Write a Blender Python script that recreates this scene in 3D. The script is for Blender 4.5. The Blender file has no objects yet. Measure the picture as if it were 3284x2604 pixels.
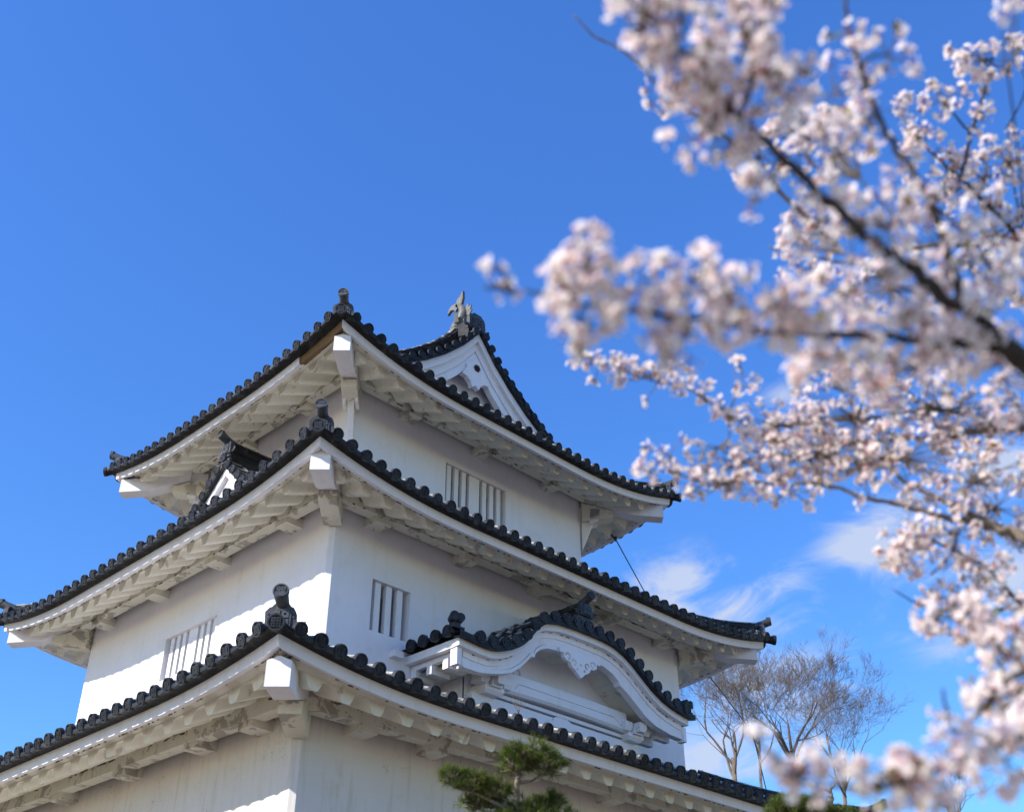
import bpy, math, random
import numpy as np
from mathutils import Vector, Matrix
R = math.radians
scene = bpy.context.scene

# ---------------------------------------------------------------- camera
CAM = np.array([-10.8398, -14.9110, 1.6])
YAW, PIT, ROL = 0.79616, 0.57593, -0.00119
_fw = np.array([math.sin(YAW)*math.cos(PIT), math.cos(YAW)*math.cos(PIT), math.sin(PIT)])
_r = np.array([math.cos(YAW), -math.sin(YAW), 0.0]); _u = np.cross(_r, _fw)
_r, _u = math.cos(ROL)*_r + math.sin(ROL)*_u, -math.sin(ROL)*_r + math.cos(ROL)*_u
cd = bpy.data.cameras.new("camera"); cam = bpy.data.objects.new("camera", cd)
scene.collection.objects.link(cam); scene.camera = cam
cam.matrix_world = Matrix(((_r[0], _u[0], -_fw[0], CAM[0]), (_r[1], _u[1], -_fw[1], CAM[1]), (_r[2], _u[2], -_fw[2], CAM[2]), (0, 0, 0, 1)))
cd.sensor_fit = 'HORIZONTAL'; cd.sensor_width = 36; cd.lens = 36*1.09647
cd.clip_start = .05; cd.clip_end = 5000
cd.dof.use_dof = True; cd.dof.focus_distance = 20.5; cd.dof.aperture_fstop = 1.55; cd.dof.aperture_blades = 0

# ---------------------------------------------------------------- sun, sky
SUN = np.array([-1.0, .28, .70]); SUN /= np.linalg.norm(SUN)
world = bpy.data.worlds.new("World"); scene.world = world; world.use_nodes = True
nt = world.node_tree; nt.nodes.clear()
def N(t, typ, **kw):
    n = t.nodes.new(typ)
    for k, v in kw.items():
        if k[0] == '_': n.inputs[int(k[1:])].default_value = v
        else: setattr(n, k, v)
    return n
sky = N(nt, 'ShaderNodeTexSky', sky_type='NISHITA', sun_disc=False, sun_elevation=math.asin(SUN[2]),
        sun_rotation=math.atan2(SUN[0], SUN[1]), altitude=200, air_density=1.15, dust_density=0.35, ozone_density=3.2)
# deepen the colour of the clear spring sky but keep its brightness: c * (c / c.blue)^0.5
sx = N(nt, 'ShaderNodeSeparateColor'); nt.links.new(sky.outputs[0], sx.inputs[0])
cc = N(nt, 'ShaderNodeCombineColor')
bl = N(nt, 'ShaderNodeMath', operation='POWER'); nt.links.new(sx.outputs[2], bl.inputs[0]); bl.inputs[1].default_value = .76
bk = N(nt, 'ShaderNodeMath', operation='MULTIPLY'); nt.links.new(bl.outputs[0], bk.inputs[0]); bk.inputs[1].default_value = 1.46; nt.links.new(bk.outputs[0], cc.inputs[2])
for ch, g in ((0, 1.95), (1, 1.84)):
    q = N(nt, 'ShaderNodeMath', operation='DIVIDE'); nt.links.new(sx.outputs[ch], q.inputs[0]); nt.links.new(sx.outputs[2], q.inputs[1])
    w = N(nt, 'ShaderNodeMath', operation='POWER'); nt.links.new(q.outputs[0], w.inputs[0]); w.inputs[1].default_value = g
    m = N(nt, 'ShaderNodeMath', operation='MULTIPLY'); nt.links.new(w.outputs[0], m.inputs[0]); nt.links.new(bk.outputs[0], m.inputs[1]); nt.links.new(m.outputs[0], cc.inputs[ch])
hs = cc
tc = N(nt, 'ShaderNodeTexCoord')
mp = N(nt, 'ShaderNodeMapping'); mp.inputs['Scale'].default_value = (1, 1, 2.0)
nt.links.new(tc.outputs['Generated'], mp.inputs[0])
no = N(nt, 'ShaderNodeTexNoise'); no.inputs['Scale'].default_value = 12; no.inputs['Detail'].default_value = 10
no.inputs['Roughness'].default_value = .66; no.inputs['Distortion'].default_value = .6
nt.links.new(mp.outputs[0], no.inputs['Vector'])
CLOUDS = [(0.753, 0.525, 0.397, 0.111, 1.1), (0.779, 0.498, 0.381, 0.104, 1), (0.8, 0.458, 0.388, 0.098, 0.9), (0.795, 0.482, 0.368, 0.078, 0.8), (0.823, 0.384, 0.419, 0.098, 1.15), (0.827, 0.362, 0.431, 0.091, 1.05), (0.87, 0.36, 0.338, 0.091, 0.8), (0.879, 0.293, 0.376, 0.104, 1), (0.82, 0.478, 0.315, 0.13, 0.95), (0.798, 0.541, 0.264, 0.13, 1), (0.743, 0.4, 0.537, 0.046, 0.8), (0.846, 0.269, 0.461, 0.104, 0.9), (0.71, 0.578, 0.402, 0.052, 0.55), (0.828, 0.429, 0.362, 0.078, 0.5), (0.85, 0.348, 0.395, 0.091, 0.75), (0.802, 0.515, 0.303, 0.104, 0.8), (0.886, 0.321, 0.336, 0.078, 0.7)]
prev = None
for (dx, dy, dz, rad, amt) in CLOUDS:      # soft cumulus patches in the sky, one centre direction each
    dist = N(nt, 'ShaderNodeVectorMath', operation='DISTANCE')
    sc = N(nt, 'ShaderNodeVectorMath', operation='MULTIPLY'); sc.inputs[1].default_value = (1, 1, 1.9)
    nt.links.new(tc.outputs['Generated'], sc.inputs[0])
    nt.links.new(sc.outputs[0], dist.inputs[0]); dist.inputs[1].default_value = (dx, dy, dz*1.9)
    mr = N(nt, 'ShaderNodeMapRange', interpolation_type='SMOOTHSTEP')
    mr.inputs['From Min'].default_value = rad; mr.inputs['From Max'].default_value = 0
    mr.inputs['To Min'].default_value = 0; mr.inputs['To Max'].default_value = amt
    nt.links.new(dist.outputs['Value'], mr.inputs[0])
    if prev is None: prev = mr.outputs[0]
    else:
        a = N(nt, 'ShaderNodeMath', operation='MAXIMUM'); nt.links.new(prev, a.inputs[0]); nt.links.new(mr.outputs[0], a.inputs[1]); prev = a.outputs[0]
nm = N(nt, 'ShaderNodeMapRange', interpolation_type='SMOOTHSTEP')
sub = N(nt, 'ShaderNodeMath', operation='MULTIPLY_ADD'); sub.inputs[1].default_value = .34; nt.links.new(prev, sub.inputs[0]); nt.links.new(no.outputs[0], sub.inputs[2])
nm.inputs['From Min'].default_value = .60; nm.inputs['From Max'].default_value = .94; nt.links.new(sub.outputs[0], nm.inputs[0])
cm = N(nt, 'ShaderNodeMath', operation='MULTIPLY'); nt.links.new(nm.outputs[0], cm.inputs[0]); nt.links.new(prev, cm.inputs[1])
cmc = N(nt, 'ShaderNodeMath', operation='MINIMUM'); nt.links.new(cm.outputs[0], cmc.inputs[0]); cmc.inputs[1].default_value = .85
mx = N(nt, 'ShaderNodeMix', data_type='RGBA')
nt.links.new(cmc.outputs[0], mx.inputs[0]); nt.links.new(hs.outputs[0], mx.inputs[6]); mx.inputs[7].default_value = (2.5, 2.8, 3.5, 1)
bg = N(nt, 'ShaderNodeBackground'); bg.inputs['Strength'].default_value = SKY_STRENGTH = 0.15
nt.links.new(mx.outputs[2], bg.inputs[0])
wo = N(nt, 'ShaderNodeOutputWorld'); nt.links.new(bg.outputs[0], wo.inputs[0])
sl = bpy.data.lights.new("sun", 'SUN'); sl.energy = 4.5; sl.angle = R(.53); sl.color = (1, .95, .86)
so = bpy.data.objects.new("sun", sl); scene.collection.objects.link(so)
so.rotation_euler = Vector(-SUN).to_track_quat('-Z', 'Y').to_euler(); so.location = (-40, 20, 40)
scene.view_settings.view_transform = 'Standard'; scene.view_settings.look = 'None'
scene.view_settings.gamma = 1; scene.view_settings.exposure = 0.75
scene.cycles.max_bounces = 12; scene.cycles.diffuse_bounces = 8; scene.cycles.transmission_bounces = 8; scene.cycles.use_denoising = True
scene.cycles.sample_clamp_indirect = 8

# ---------------------------------------------------------------- materials
def new_mat(name):
    m = bpy.data.materials.new(name); m.use_nodes = True
    t = m.node_tree; b = t.nodes['Principled BSDF']
    return m, t, b
def ramp(t, fac, stops, interp='LINEAR'):
    r = t.nodes.new('ShaderNodeValToRGB'); r.color_ramp.interpolation = interp
    e = r.color_ramp.elements
    while len(e) < len(stops): e.new(.5)
    for i, (p, c) in enumerate(stops):
        e[i].position = p; e[i].color = (*c, 1) if len(c) == 3 else c
    t.links.new(fac, r.inputs[0]); return r.outputs[0]
def noise(t, scale, detail=4, rough=.55, dist=0, vec=None):
    n = t.nodes.new('ShaderNodeTexNoise'); n.inputs['Scale'].default_value = scale; n.inputs['Detail'].default_value = detail
    n.inputs['Roughness'].default_value = rough; n.inputs['Distortion'].default_value = dist
    if vec is None:
        tc = t.nodes.new('ShaderNodeTexCoord'); vec = tc.outputs['Object']
    t.links.new(vec, n.inputs['Vector']); return n.outputs[0]
def mixc(t, fac, a, b, blend='MIX'):
    m = t.nodes.new('ShaderNodeMix'); m.data_type = 'RGBA'; m.blend_type = blend
    for s, v in ((0, fac), (6, a), (7, b)):
        if isinstance(v, (int, float)): m.inputs[s].default_value = v
        elif isinstance(v, tuple): m.inputs[s].default_value = (*v, 1)
        else: t.links.new(v, m.inputs[s])
    return m.outputs[2]
def bump(t, b, h, strength=.3, dist=.01):
    n = t.nodes.new('ShaderNodeBump'); n.inputs['Strength'].default_value = strength; n.inputs['Distance'].default_value = dist
    t.links.new(h, n.inputs['Height']); t.links.new(n.outputs[0], b.inputs['Normal'])

def plaster(name, base, stain, patch=None, patch_amt=.5, speck=.0):
    m, t, b = new_mat(name)
    c = ramp(t, noise(t, .9, 6, .62), [(.3, tuple(x*.93 for x in base)), (.7, base)])
    st = ramp(t, noise(t, 2.3, 8, .7, .4), [(.55, (0, 0, 0)), (.78, (1, 1, 1))])
    mm = t.nodes.new('ShaderNodeMath'); mm.operation = 'MULTIPLY'; mm.inputs[1].default_value = .45
    t.links.new(st, mm.inputs[0]); c = mixc(t, mm.outputs[0], c, stain)
    if speck:                       # small mould specks and chips
        v = t.nodes.new('ShaderNodeTexVoronoi'); v.inputs['Scale'].default_value = 9; tc = t.nodes.new('ShaderNodeTexCoord')
        t.links.new(tc.outputs['Object'], v.inputs['Vector'])
        f = ramp(t, v.outputs['Distance'], [(.0, (1, 1, 1)), (.10, (0, 0, 0))])
        g = ramp(t, noise(t, 1.1, 5, .7), [(.56, (0, 0, 0)), (.66, (1, 1, 1))])
        q = t.nodes.new('ShaderNodeMath'); q.operation = 'MULTIPLY'; t.links.new(f, q.inputs[0]); t.links.new(g, q.inputs[1])
        q2 = t.nodes.new('ShaderNodeMath'); q2.operation = 'MULTIPLY'; q2.inputs[1].default_value = speck; t.links.new(q.outputs[0], q2.inputs[0])
        c = mixc(t, q2.outputs[0], c, (.16, .13, .09))
        # hairline cracks
        n1 = noise(t, 3.2, 3, .6, 1.2)
        a = t.nodes.new('ShaderNodeMath'); a.operation = 'SUBTRACT'; a.inputs[1].default_value = .5; t.links.new(n1, a.inputs[0])
        ab = t.nodes.new('ShaderNodeMath'); ab.operation = 'ABSOLUTE'; t.links.new(a.outputs[0], ab.inputs[0])
        cr = ramp(t, ab.outputs[0], [(.0, (1, 1, 1)), (.006, (0, 0, 0))])
        g2 = ramp(t, noise(t, 2.2, 3), [(.56, (0, 0, 0)), (.62, (1, 1, 1))])
        q3 = t.nodes.new('ShaderNodeMath'); q3.operation = 'MULTIPLY'; t.links.new(cr, q3.inputs[0]); t.links.new(g2, q3.inputs[1])
        q4 = t.nodes.new('ShaderNodeMath'); q4.operation = 'MULTIPLY'; q4.inputs[1].default_value = speck*.8; t.links.new(q3.outputs[0], q4.inputs[0])
        c = mixc(t, q4.outputs[0], c, (.12, .10, .07))
    sm = t.nodes.new('ShaderNodeMapping'); sm.inputs['Scale'].default_value = (5, 5, .45); tcs = t.nodes.new('ShaderNodeTexCoord')
    t.links.new(tcs.outputs['Object'], sm.inputs[0]); sk = ramp(t, noise(t, 1.6, 6, .65, 0, sm.outputs[0]), [(.52, (0, 0, 0)), (.74, (1, 1, 1))])   # rain streaks
    sq = t.nodes.new('ShaderNodeMath'); sq.operation = 'MULTIPLY'; sq.inputs[1].default_value = .22+.3*speck; t.links.new(sk, sq.inputs[0]); c = mixc(t, sq.outputs[0], c, stain)
    if patch:                       # lime coat fallen off in patches
        f = ramp(t, noise(t, 3.1, 7, .6, .6), [(patch_amt, (0, 0, 0)), (patch_amt+.03, (1, 1, 1))])
        c = mixc(t, f, c, patch)
    t.links.new(c, b.inputs['Base Color']); b.inputs['Roughness'].default_value = .92
    b.inputs['Specular IOR Level'].default_value = .2
    bump(t, b, noise(t, 14, 6, .7), .25, .01)
    return m
WHITE = (.77, .755, .81)
M_wall = plaster('white lime plaster', WHITE, (.60, .56, .46), speck=.25)
M_wall1 = plaster('weathered lime plaster', (.66, .62, .60), (.42, .37, .28), speck=1.)
M_trim = plaster('white plastered board', (.78, .76, .80), (.56, .51, .44), speck=.35)
M_worn = plaster('flaking plaster', (.72, .69, .60), (.50, .45, .35), patch=(.40, .37, .32), patch_amt=.55, speck=.8)
M_soff = plaster('plastered rafters', (.74, .71, .62), (.52, .47, .36), patch=(.50, .46, .40), patch_amt=.62, speck=.6)
M_back = plaster('plaster behind bars with painted shade', (.20, .18, .17), (.12, .10, .08), speck=.3)  # white plaster darkened to paint in the shade of the window recess
M_clay = plaster('bare clay', (.20, .13, .07), (.30, .23, .15), speck=.5)

def tilemat(name, lo, hi, lich, gloss=.5, top=0, sc=6):
    m, t, b = new_mat(name)
    c = ramp(t, noise(t, sc, 6, .65), [(.36, lo), (.66, hi)])
    if top:        # weathered upper side of the cover tiles, whitened to paint in sunlight
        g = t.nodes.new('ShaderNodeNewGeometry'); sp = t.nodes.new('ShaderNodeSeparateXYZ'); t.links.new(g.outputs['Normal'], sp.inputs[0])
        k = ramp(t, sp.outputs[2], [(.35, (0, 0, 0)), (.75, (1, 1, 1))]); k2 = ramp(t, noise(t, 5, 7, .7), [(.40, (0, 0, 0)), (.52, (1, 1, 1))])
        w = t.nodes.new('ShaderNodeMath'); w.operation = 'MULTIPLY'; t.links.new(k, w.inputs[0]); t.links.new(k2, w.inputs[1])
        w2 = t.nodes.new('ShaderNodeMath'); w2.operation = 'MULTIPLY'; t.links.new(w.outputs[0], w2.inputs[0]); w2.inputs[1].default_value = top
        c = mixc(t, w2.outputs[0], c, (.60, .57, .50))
    f = ramp(t, noise(t, 2.6, 8, .75, .3), [(.56, (0, 0, 0)), (.66, (1, 1, 1))])
    mm = t.nodes.new('ShaderNodeMath'); mm.operation = 'MULTIPLY'; mm.inputs[1].default_value = .7
    t.links.new(f, mm.inputs[0]); c = mixc(t, mm.outputs[0], c, lich)
    t.links.new(c, b.inputs['Base Color'])
    rr = ramp(t, noise(t, 11, 4), [(.3, (.40,)*3), (.7, (.62,)*3)]); t.links.new(rr, b.inputs['Roughness'])
    b.inputs['Specular IOR Level'].default_value = gloss
    bump(t, b, noise(t, 22, 5, .6), .4, .008)
    return m
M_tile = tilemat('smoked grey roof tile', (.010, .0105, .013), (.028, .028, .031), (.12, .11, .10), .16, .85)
M_disc = tilemat('glazed tile end', (.010, .011, .014), (.045, .048, .060), (.09, .09, .088), .2, sc=3.4)
M_orn = tilemat('ridge ornament tile', (.025, .027, .033), (.07, .075, .088), (.13, .13, .12), .3)
M_fish = tilemat('weathered fish tile', (.07, .07, .07), (.15, .148, .14), (.05, .05, .045), .3)
def plain(name, col, rough=.8, spec=.3, metal=0):
    m, t, b = new_mat(name)
    c = ramp(t, noise(t, 8, 5), [(.3, tuple(x*.8 for x in col)), (.7, tuple(min(1, x*1.15) for x in col))])
    t.links.new(c, b.inputs['Base Color']); b.inputs['Roughness'].default_value = rough
    b.inputs['Specular IOR Level'].default_value = spec; b.inputs['Metallic'].default_value = metal
    return m
M_mould = plain('black mould', (.10, .085, .065), .95)
M_rust = plain('dark iron boss', (.035, .022, .016), .7)
M_cable = plain('copper cable', (.06, .06, .07), .5, .5, .6)
def stone():
    m, t, b = new_mat('fitted stone')
    v = t.nodes.new('ShaderNodeTexVoronoi'); v.inputs['Scale'].default_value = 1.3; v.feature = 'DISTANCE_TO_EDGE'
    tc = t.nodes.new('ShaderNodeTexCoord'); t.links.new(tc.outputs['Object'], v.inputs['Vector'])
    c = ramp(t, v.outputs['Distance'], [(.0, (.06, .055, .05)), (.06, (.30, .28, .25)), (.6, (.38, .36, .32))])
    c = mixc(t, .5, c, ramp(t, noise(t, 5, 6), [(.3, (.15, .14, .12)), (.7, (.45, .43, .38))]), 'OVERLAY')
    t.links.new(c, b.inputs['Base Color']); b.inputs['Roughness'].default_value = .9
    bump(t, b, v.outputs['Distance'], .8, .1); return m
M_stone = stone()
def groundmat():
    m, t, b = new_mat('pale gravel ground')
    c = ramp(t, noise(t, 30, 8, .7), [(.3, (.10, .075, .06)), (.7, (.20, .15, .12))])
    c = mixc(t, ramp(t, noise(t, .12, 5), [(.5, (0, 0, 0)), (.62, (.8, .8, .8))]), c, (.12, .14, .05))
    t.links.new(c, b.inputs['Base Color']); b.inputs['Roughness'].default_value = .95
    bump(t, b, noise(t, 60, 5), .5, .01); return m
M_ground = groundmat()
def bark(name, a, b_, sc=7):
    m, t, b = new_mat(name)
    c = ramp(t, noise(t, sc, 7, .7, .5), [(.3, a), (.7, b_)]); t.links.new(c, b.inputs['Base Color'])
    b.inputs['Roughness'].default_value = .9; bump(t, b, noise(t, sc*3, 5), .6, .01); return m
M_bark = bark('cherry bark', (.022, .016, .014), (.06, .048, .04), 20)
M_twig = bark('pale cherry twig', (.10, .075, .055), (.24, .19, .15), 20)
M_bare = bark('bare tree bark', (.075, .056, .042), (.17, .135, .105), 3)
M_pinebark = bark('pine bark', (.10, .07, .05), (.30, .25, .20), 14)
def leafy(name, a, b_, trans=.4, rough=.6, scale=30, bright=None):
    m = bpy.data.materials.new(name); m.use_nodes = True; t = m.node_tree; t.nodes.clear()
    c = ramp(t, noise(t, scale, 3), [(.35, a), (.65, b_)]) if bright is None else ramp(t, noise(t, scale, 4, .6), [(.28, a), (.42, bright), (.62, b_)])
    d = t.nodes.new('ShaderNodeBsdfDiffuse'); tr = t.nodes.new('ShaderNodeBsdfTranslucent'); mx = t.nodes.new('ShaderNodeMixShader')
    t.links.new(c, d.inputs[0]); t.links.new(c, tr.inputs[0]); mx.inputs[0].default_value = trans
    t.links.new(d.outputs[0], mx.inputs[1]); t.links.new(tr.outputs[0], mx.inputs[2])
    o = t.nodes.new('ShaderNodeOutputMaterial'); t.links.new(mx.outputs[0], o.inputs[0]); return m
M_petal = leafy('cherry petal', (.95, .56, .58), (1., .96, .89), .56, scale=38, bright=(.98, .85, .83))
M_calyx = leafy('red flower stalk', (.42, .07, .07), (.50, .16, .10), .3)
M_leaf = leafy('young leaf', (.16, .20, .04), (.30, .22, .06), .4)
M_needle = leafy('pine needle', (.05, .08, .016), (.16, .19, .05), .25, scale=12)
M_candle = leafy('pine bud', (.32, .20, .12), (.42, .28, .18), .1)

# ---------------------------------------------------------------- mesh helpers
class MB:
    def __init__(s): s.v = []; s.f = []; s.m = []; s.n = 0; s.sm = []
    def add(s, verts, faces, mat=0, smooth=False):
        b = s.n
        s.v.append(np.asarray(verts, float).reshape(-1, 3)); s.n += len(s.v[-1])
        for f in faces: s.f.append([i+b for i in f])
        s.m += [mat]*len(faces); s.sm += [smooth]*len(faces)
    def box(s, c, ax, mat=0):
        """c centre, ax three half-axis vectors"""
        c = np.array(c, float); a = [np.array(x, float) for x in ax]
        vs = [c + i*a[0] + j*a[1] + k*a[2] for i in (-1, 1) for j in (-1, 1) for k in (-1, 1)]
        s.add(vs, [(0, 1, 3, 2), (4, 6, 7, 5), (0, 4, 5, 1), (2, 3, 7, 6), (0, 2, 6, 4), (1, 5, 7, 3)], mat)
    def hexa(s, vs, mat=0):   # 8 corners: bottom loop then top loop
        s.add(vs, [(0, 3, 2, 1), (4, 5, 6, 7), (0, 1, 5, 4), (1, 2, 6, 5), (2, 3, 7, 6), (3, 0, 4, 7)], mat)
    def grid(s, P, mat=0, smooth=True):
        P = np.asarray(P, float); a, b = P.shape[:2]
        f = [(i*b+j, (i+1)*b+j, (i+1)*b+j+1, i*b+j+1) for i in range(a-1) for j in range(b-1)]
        s.add(P.reshape(-1, 3), f, mat, smooth)
    def prism(s, poly, off, mat=0, smooth=False):
        """poly: (n,3) points, off: extrusion vector"""
        p = np.asarray(poly, float); n = len(p)
        s.add(np.vstack([p, p+np.array(off)]), [tuple(range(n))[::-1], tuple(range(n, 2*n))] + [(i, (i+1) % n, n+(i+1) % n, n+i) for i in range(n)], mat, smooth)
    def tube(s, path, rad, n=8, cap=True, mat=0, up=(0, 0, 1), a0=0, a1=2*math.pi, smooth=True):
        p = np.asarray(path, float); m = len(p); rad = np.full(m, rad) if np.isscalar(rad) else np.asarray(rad, float)
        t = np.gradient(p, axis=0); t /= np.linalg.norm(t, axis=1)[:, None]+1e-12
        upv = np.array(up, float); b = np.cross(t, upv)
        bad = np.linalg.norm(b, axis=1) < .05
        if bad.any(): b[bad] = np.cross(t[bad], np.array([1., .3, 0]))
        b /= np.linalg.norm(b, axis=1)[:, None]; c = np.cross(b, t)
        full = abs(a1-a0-2*math.pi) < 1e-6
        an = np.linspace(a0, a1, n, endpoint=not full)
        ring = p[:, None, :] + rad[:, None, None]*(np.cos(an)[None, :, None]*b[:, None, :] + np.sin(an)[None, :, None]*c[:, None, :])
        f = []
        for i in range(m-1):
            for j in range(n if full else n-1):
                k = (j+1) % n; f.append((i*n+j, i*n+k, (i+1)*n+k, (i+1)*n+j))
        base = s.n
        s.add(ring.reshape(-1, 3), f, mat, smooth)
        if cap and full:
            s.f += [[base+j for j in range(n)][::-1], [base+(m-1)*n+j for j in range(n)]]; s.m += [mat]*2; s.sm += [False]*2
    def build(s, name, mats, parent=None, root=None):
        if root is None: root = ROOTLOC.get(parent.name, (0, 0, 0)) if parent is not None else (0, 0, 0)
        v = np.vstack(s.v) - np.array(root); me = bpy.data.meshes.new(name)
        fl = np.fromiter((i for f in s.f for i in f), dtype=np.int32); ln = np.array([len(f) for f in s.f], dtype=np.int32)
        me.vertices.add(len(v)); me.vertices.foreach_set('co', v.ravel())
        me.loops.add(len(fl)); me.loops.foreach_set('vertex_index', fl)
        me.polygons.add(len(ln)); me.polygons.foreach_set('loop_start', np.concatenate([[0], np.cumsum(ln)[:-1]]).astype(np.int32))
        me.polygons.foreach_set('loop_total', ln)
        if not isinstance(mats, (list, tuple)): mats = [mats]
        for m in mats: me.materials.append(m)
        me.polygons.foreach_set('material_index', np.array(s.m, dtype=np.int32))
        me.polygons.foreach_set('use_smooth', np.array(s.sm, dtype=bool))
        me.update(calc_edges=True); me.validate()
        o = bpy.data.objects.new(name, me); scene.collection.objects.link(o)
        if parent is not None: o.parent = parent; ROOTLOC[o.name] = root
        return o
ROOTLOC = {}
def thing(name, loc, label, cat, group=None):
    o = bpy.data.objects.new(name, None); scene.collection.objects.link(o); o.location = loc; o.empty_display_size = .3
    o['label'] = label; o['category'] = cat
    if group: o['group'] = group
    ROOTLOC[o.name] = tuple(loc); return o
def tag(o, label, cat, group=None, kind=None):
    if label: o['label'] = label
    if cat: o['category'] = cat
    if group: o['group'] = group
    if kind: o['kind'] = kind
    return o

# ---------------------------------------------------------------- ground
g = MB(); g.grid([[(x, y, 0) for y in np.linspace(-900, 900, 13)] for x in np.linspace(-900, 900, 13)], smooth=False)
tag(g.build('ground', M_ground), 'pale gravel ground around the keep', None, kind='structure')
# ================================================================ the keep
keep = thing('castle_keep', (3.36, 2.55, 0), 'white three storey castle keep with dark tiled upturned eaves on a stone base', 'castle keep')
KR = ROOTLOC['castle_keep']
def part(mb, name, mats, parent=None):
    o = mb.build(name, mats, parent or keep, root=KR); ROOTLOC[o.name] = KR; return o
_E = [0, .945, 1.945, 2.945, 3.445, 3.945, 4.445, 4.945, 6]
_Z = [0, .42, .98, 1.57, 1.90, 2.30, 2.78, 3.40, 4.8]
def rise(e): return float(np.interp(e, _E, _Z))
RS = {}
class Tier: pass
def mk(x0, y0, x1, y1, o, zb, hc, **k):
    T = Tier(); T.x0, T.y0, T.x1, T.y1, T.o, T.zb, T.hc = x0, y0, x1, y1, o, zb, hc; T.D = o+.205
    T.__dict__.update(k); return T
T3 = mk(0, 0, 6.66, 5.115, 1.445, dict(S=13.45, W=13.60, N=13.5, E=13.5), 13.93, LB=.18, BZ=.20, hr=(-.54, -.17), lp=.468, ridge=True,
        din=dict(S=-.45, N=-.45, W=-3.33, E=-3.33), tp=dict(S=.298, W=.305, N=.3, E=.3), wz0=11.2, wz1=14.15, mat=M_wall)
T2 = mk(-1.234, -1.44, 7.951, 6.527, 1.295, dict(S=10.04, W=10.09, N=10.06, E=10.06), 10.43, LB=.175, BZ=.04, hr=(-.45, -.11), lp=.46, ridge=False,
        din=dict(S=-1.40, N=-1.38, W=-1.20, E=-1.26), tp=dict(S=.295, W=.328, N=.3, E=.3), wz0=7.2, wz1=10.45, mat=M_wall)
T1 = mk(-2.379, -2.724, 9.104, 7.812, 1.337, dict(S=6.31, W=6.33, N=6.3, E=6.3), 6.60, LB=.27, BZ=-.19, hr=(-.57, -.19), lp=.51, ridge=False,
        din=dict(S=-1.26, N=-1.26, W=-1.12, E=-1.12), tp=dict(S=.31, W=.326, N=.31, E=.31), wz0=3.2, wz1=6.7, mat=M_wall1)
def SL(T, s): return (T.x1-T.x0) if s in 'SN' else (T.y1-T.y0)
def XY(T, s, t, d):
    if s == 'S': return T.x0+t, T.y0-d
    if s == 'N': return T.x0+t, T.y1+d
    if s == 'W': return T.x0-d, T.y0+t
    return T.x1+d, T.y0+t
OUT = dict(S=np.array([0, -1., 0]), N=np.array([0, 1., 0]), W=np.array([-1., 0, 0]), E=np.array([1., 0, 0]))
TAN = dict(S=np.array([1., 0, 0]), N=np.array([1., 0, 0]), W=np.array([0, 1., 0]), E=np.array([0, 1., 0]))
def lift(T, s, t):
    L = SL(T, s); o = T.o; a = min(t+o, L+o-t); k = max(0., 1-max(a, -.2)/3.3)
    return (T.hc-T.zb[s])*k**2.3
def zf(T, s, t): return T.zb[s]+lift(T, s, t)
def surf(T, s, t, e):          # roof surface height
    b = T.zb[s]
    if T.ridge: b = b+(13.52-b)*min(1, e/2.)
    return b+lift(T, s, t)*max(0, 1-e/2.6)+.055+rise(e)*(.76 if T.wz0 < 4 else 1)
def p3(T, s, t, d, z): x, y = XY(T, s, t, d); return np.array([x, y, z])
UP = np.array([0, 0, 1.])

def crest(mb, c, n, r, mat=0, relief=.012):
    """round tile end: rim ring, sunk face, four hollow squares raised on it; c centre, n outward normal"""
    n = np.array(n, float); n /= np.linalg.norm(n); a = np.cross(UP, n); a /= np.linalg.norm(a)+1e-9; b = np.cross(n, a)
    c = np.array(c, float); K = 18; an = np.linspace(0, 2*math.pi, K, endpoint=False)
    ring = lambda rr, h: np.array([c+rr*(math.cos(q)*a+math.sin(q)*b)+h*n for q in an])
    V = np.vstack([ring(r, -.05), ring(r, relief), ring(r*.82, relief), ring(r*.78, -.004)])
    f = []
    for k in range(3):
        for j in range(K): f.append((k*K+j, k*K+(j+1) % K, (k+1)*K+(j+1) % K, (k+1)*K+j))
    f.append(tuple(3*K+j for j in range(K)))
    mb.add(V, f, mat)
    squares(mb, c, a, b, n, r*.30, r*.52, mat, relief*.9)
def squares(mb, c, a, b, n, off, size, mat, h):
    for i in (-1, 1):
        for j in (-1, 1):
            q = c+i*off*a+j*off*b; o, w = size*.5, size*.17
            for (u, v, hu, hv) in ((0, o-w, o, w), (0, -o+w, o, w), (o-w, 0, w, o-2*w), (-o+w, 0, w, o-2*w)):
                mb.box(q+u*a+v*b+n*(h*.5-.002), (hu*a, hv*b, n*h*.5), mat)

def tile_row(mb, pts, r=.078, seg=6, up=(0, 0, 1)):
    """half round cover tiles laid end to end along pts with a lip at each joint"""
    pts = np.array(pts); L = np.concatenate([[0], np.cumsum(np.linalg.norm(np.diff(pts, axis=0), axis=1))]); tot = L[-1]
    if tot < .05: return
    s = []; rr = []; k = 0; step = .30; x = 0
    while x < tot-1e-4:
        e = min(x+step, tot); s += [x, x+.02, max(x+.021, e-.004)]; rr += [r*1.12, r*1.0, r*.95]; x = e
    s = np.clip(np.array(s), 0, tot); q = np.array([[np.interp(a, L, pts[:, i]) for i in range(3)] for a in s])
    j = np.repeat([random.uniform(-.006, .006) for _ in range(len(s)//3)], 3)[:len(s)]
    q[:, 2] += j
    mb.tube(q, rr, n=seg+3, cap=False, up=up, a0=-.25, a1=math.pi+.25)

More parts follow.
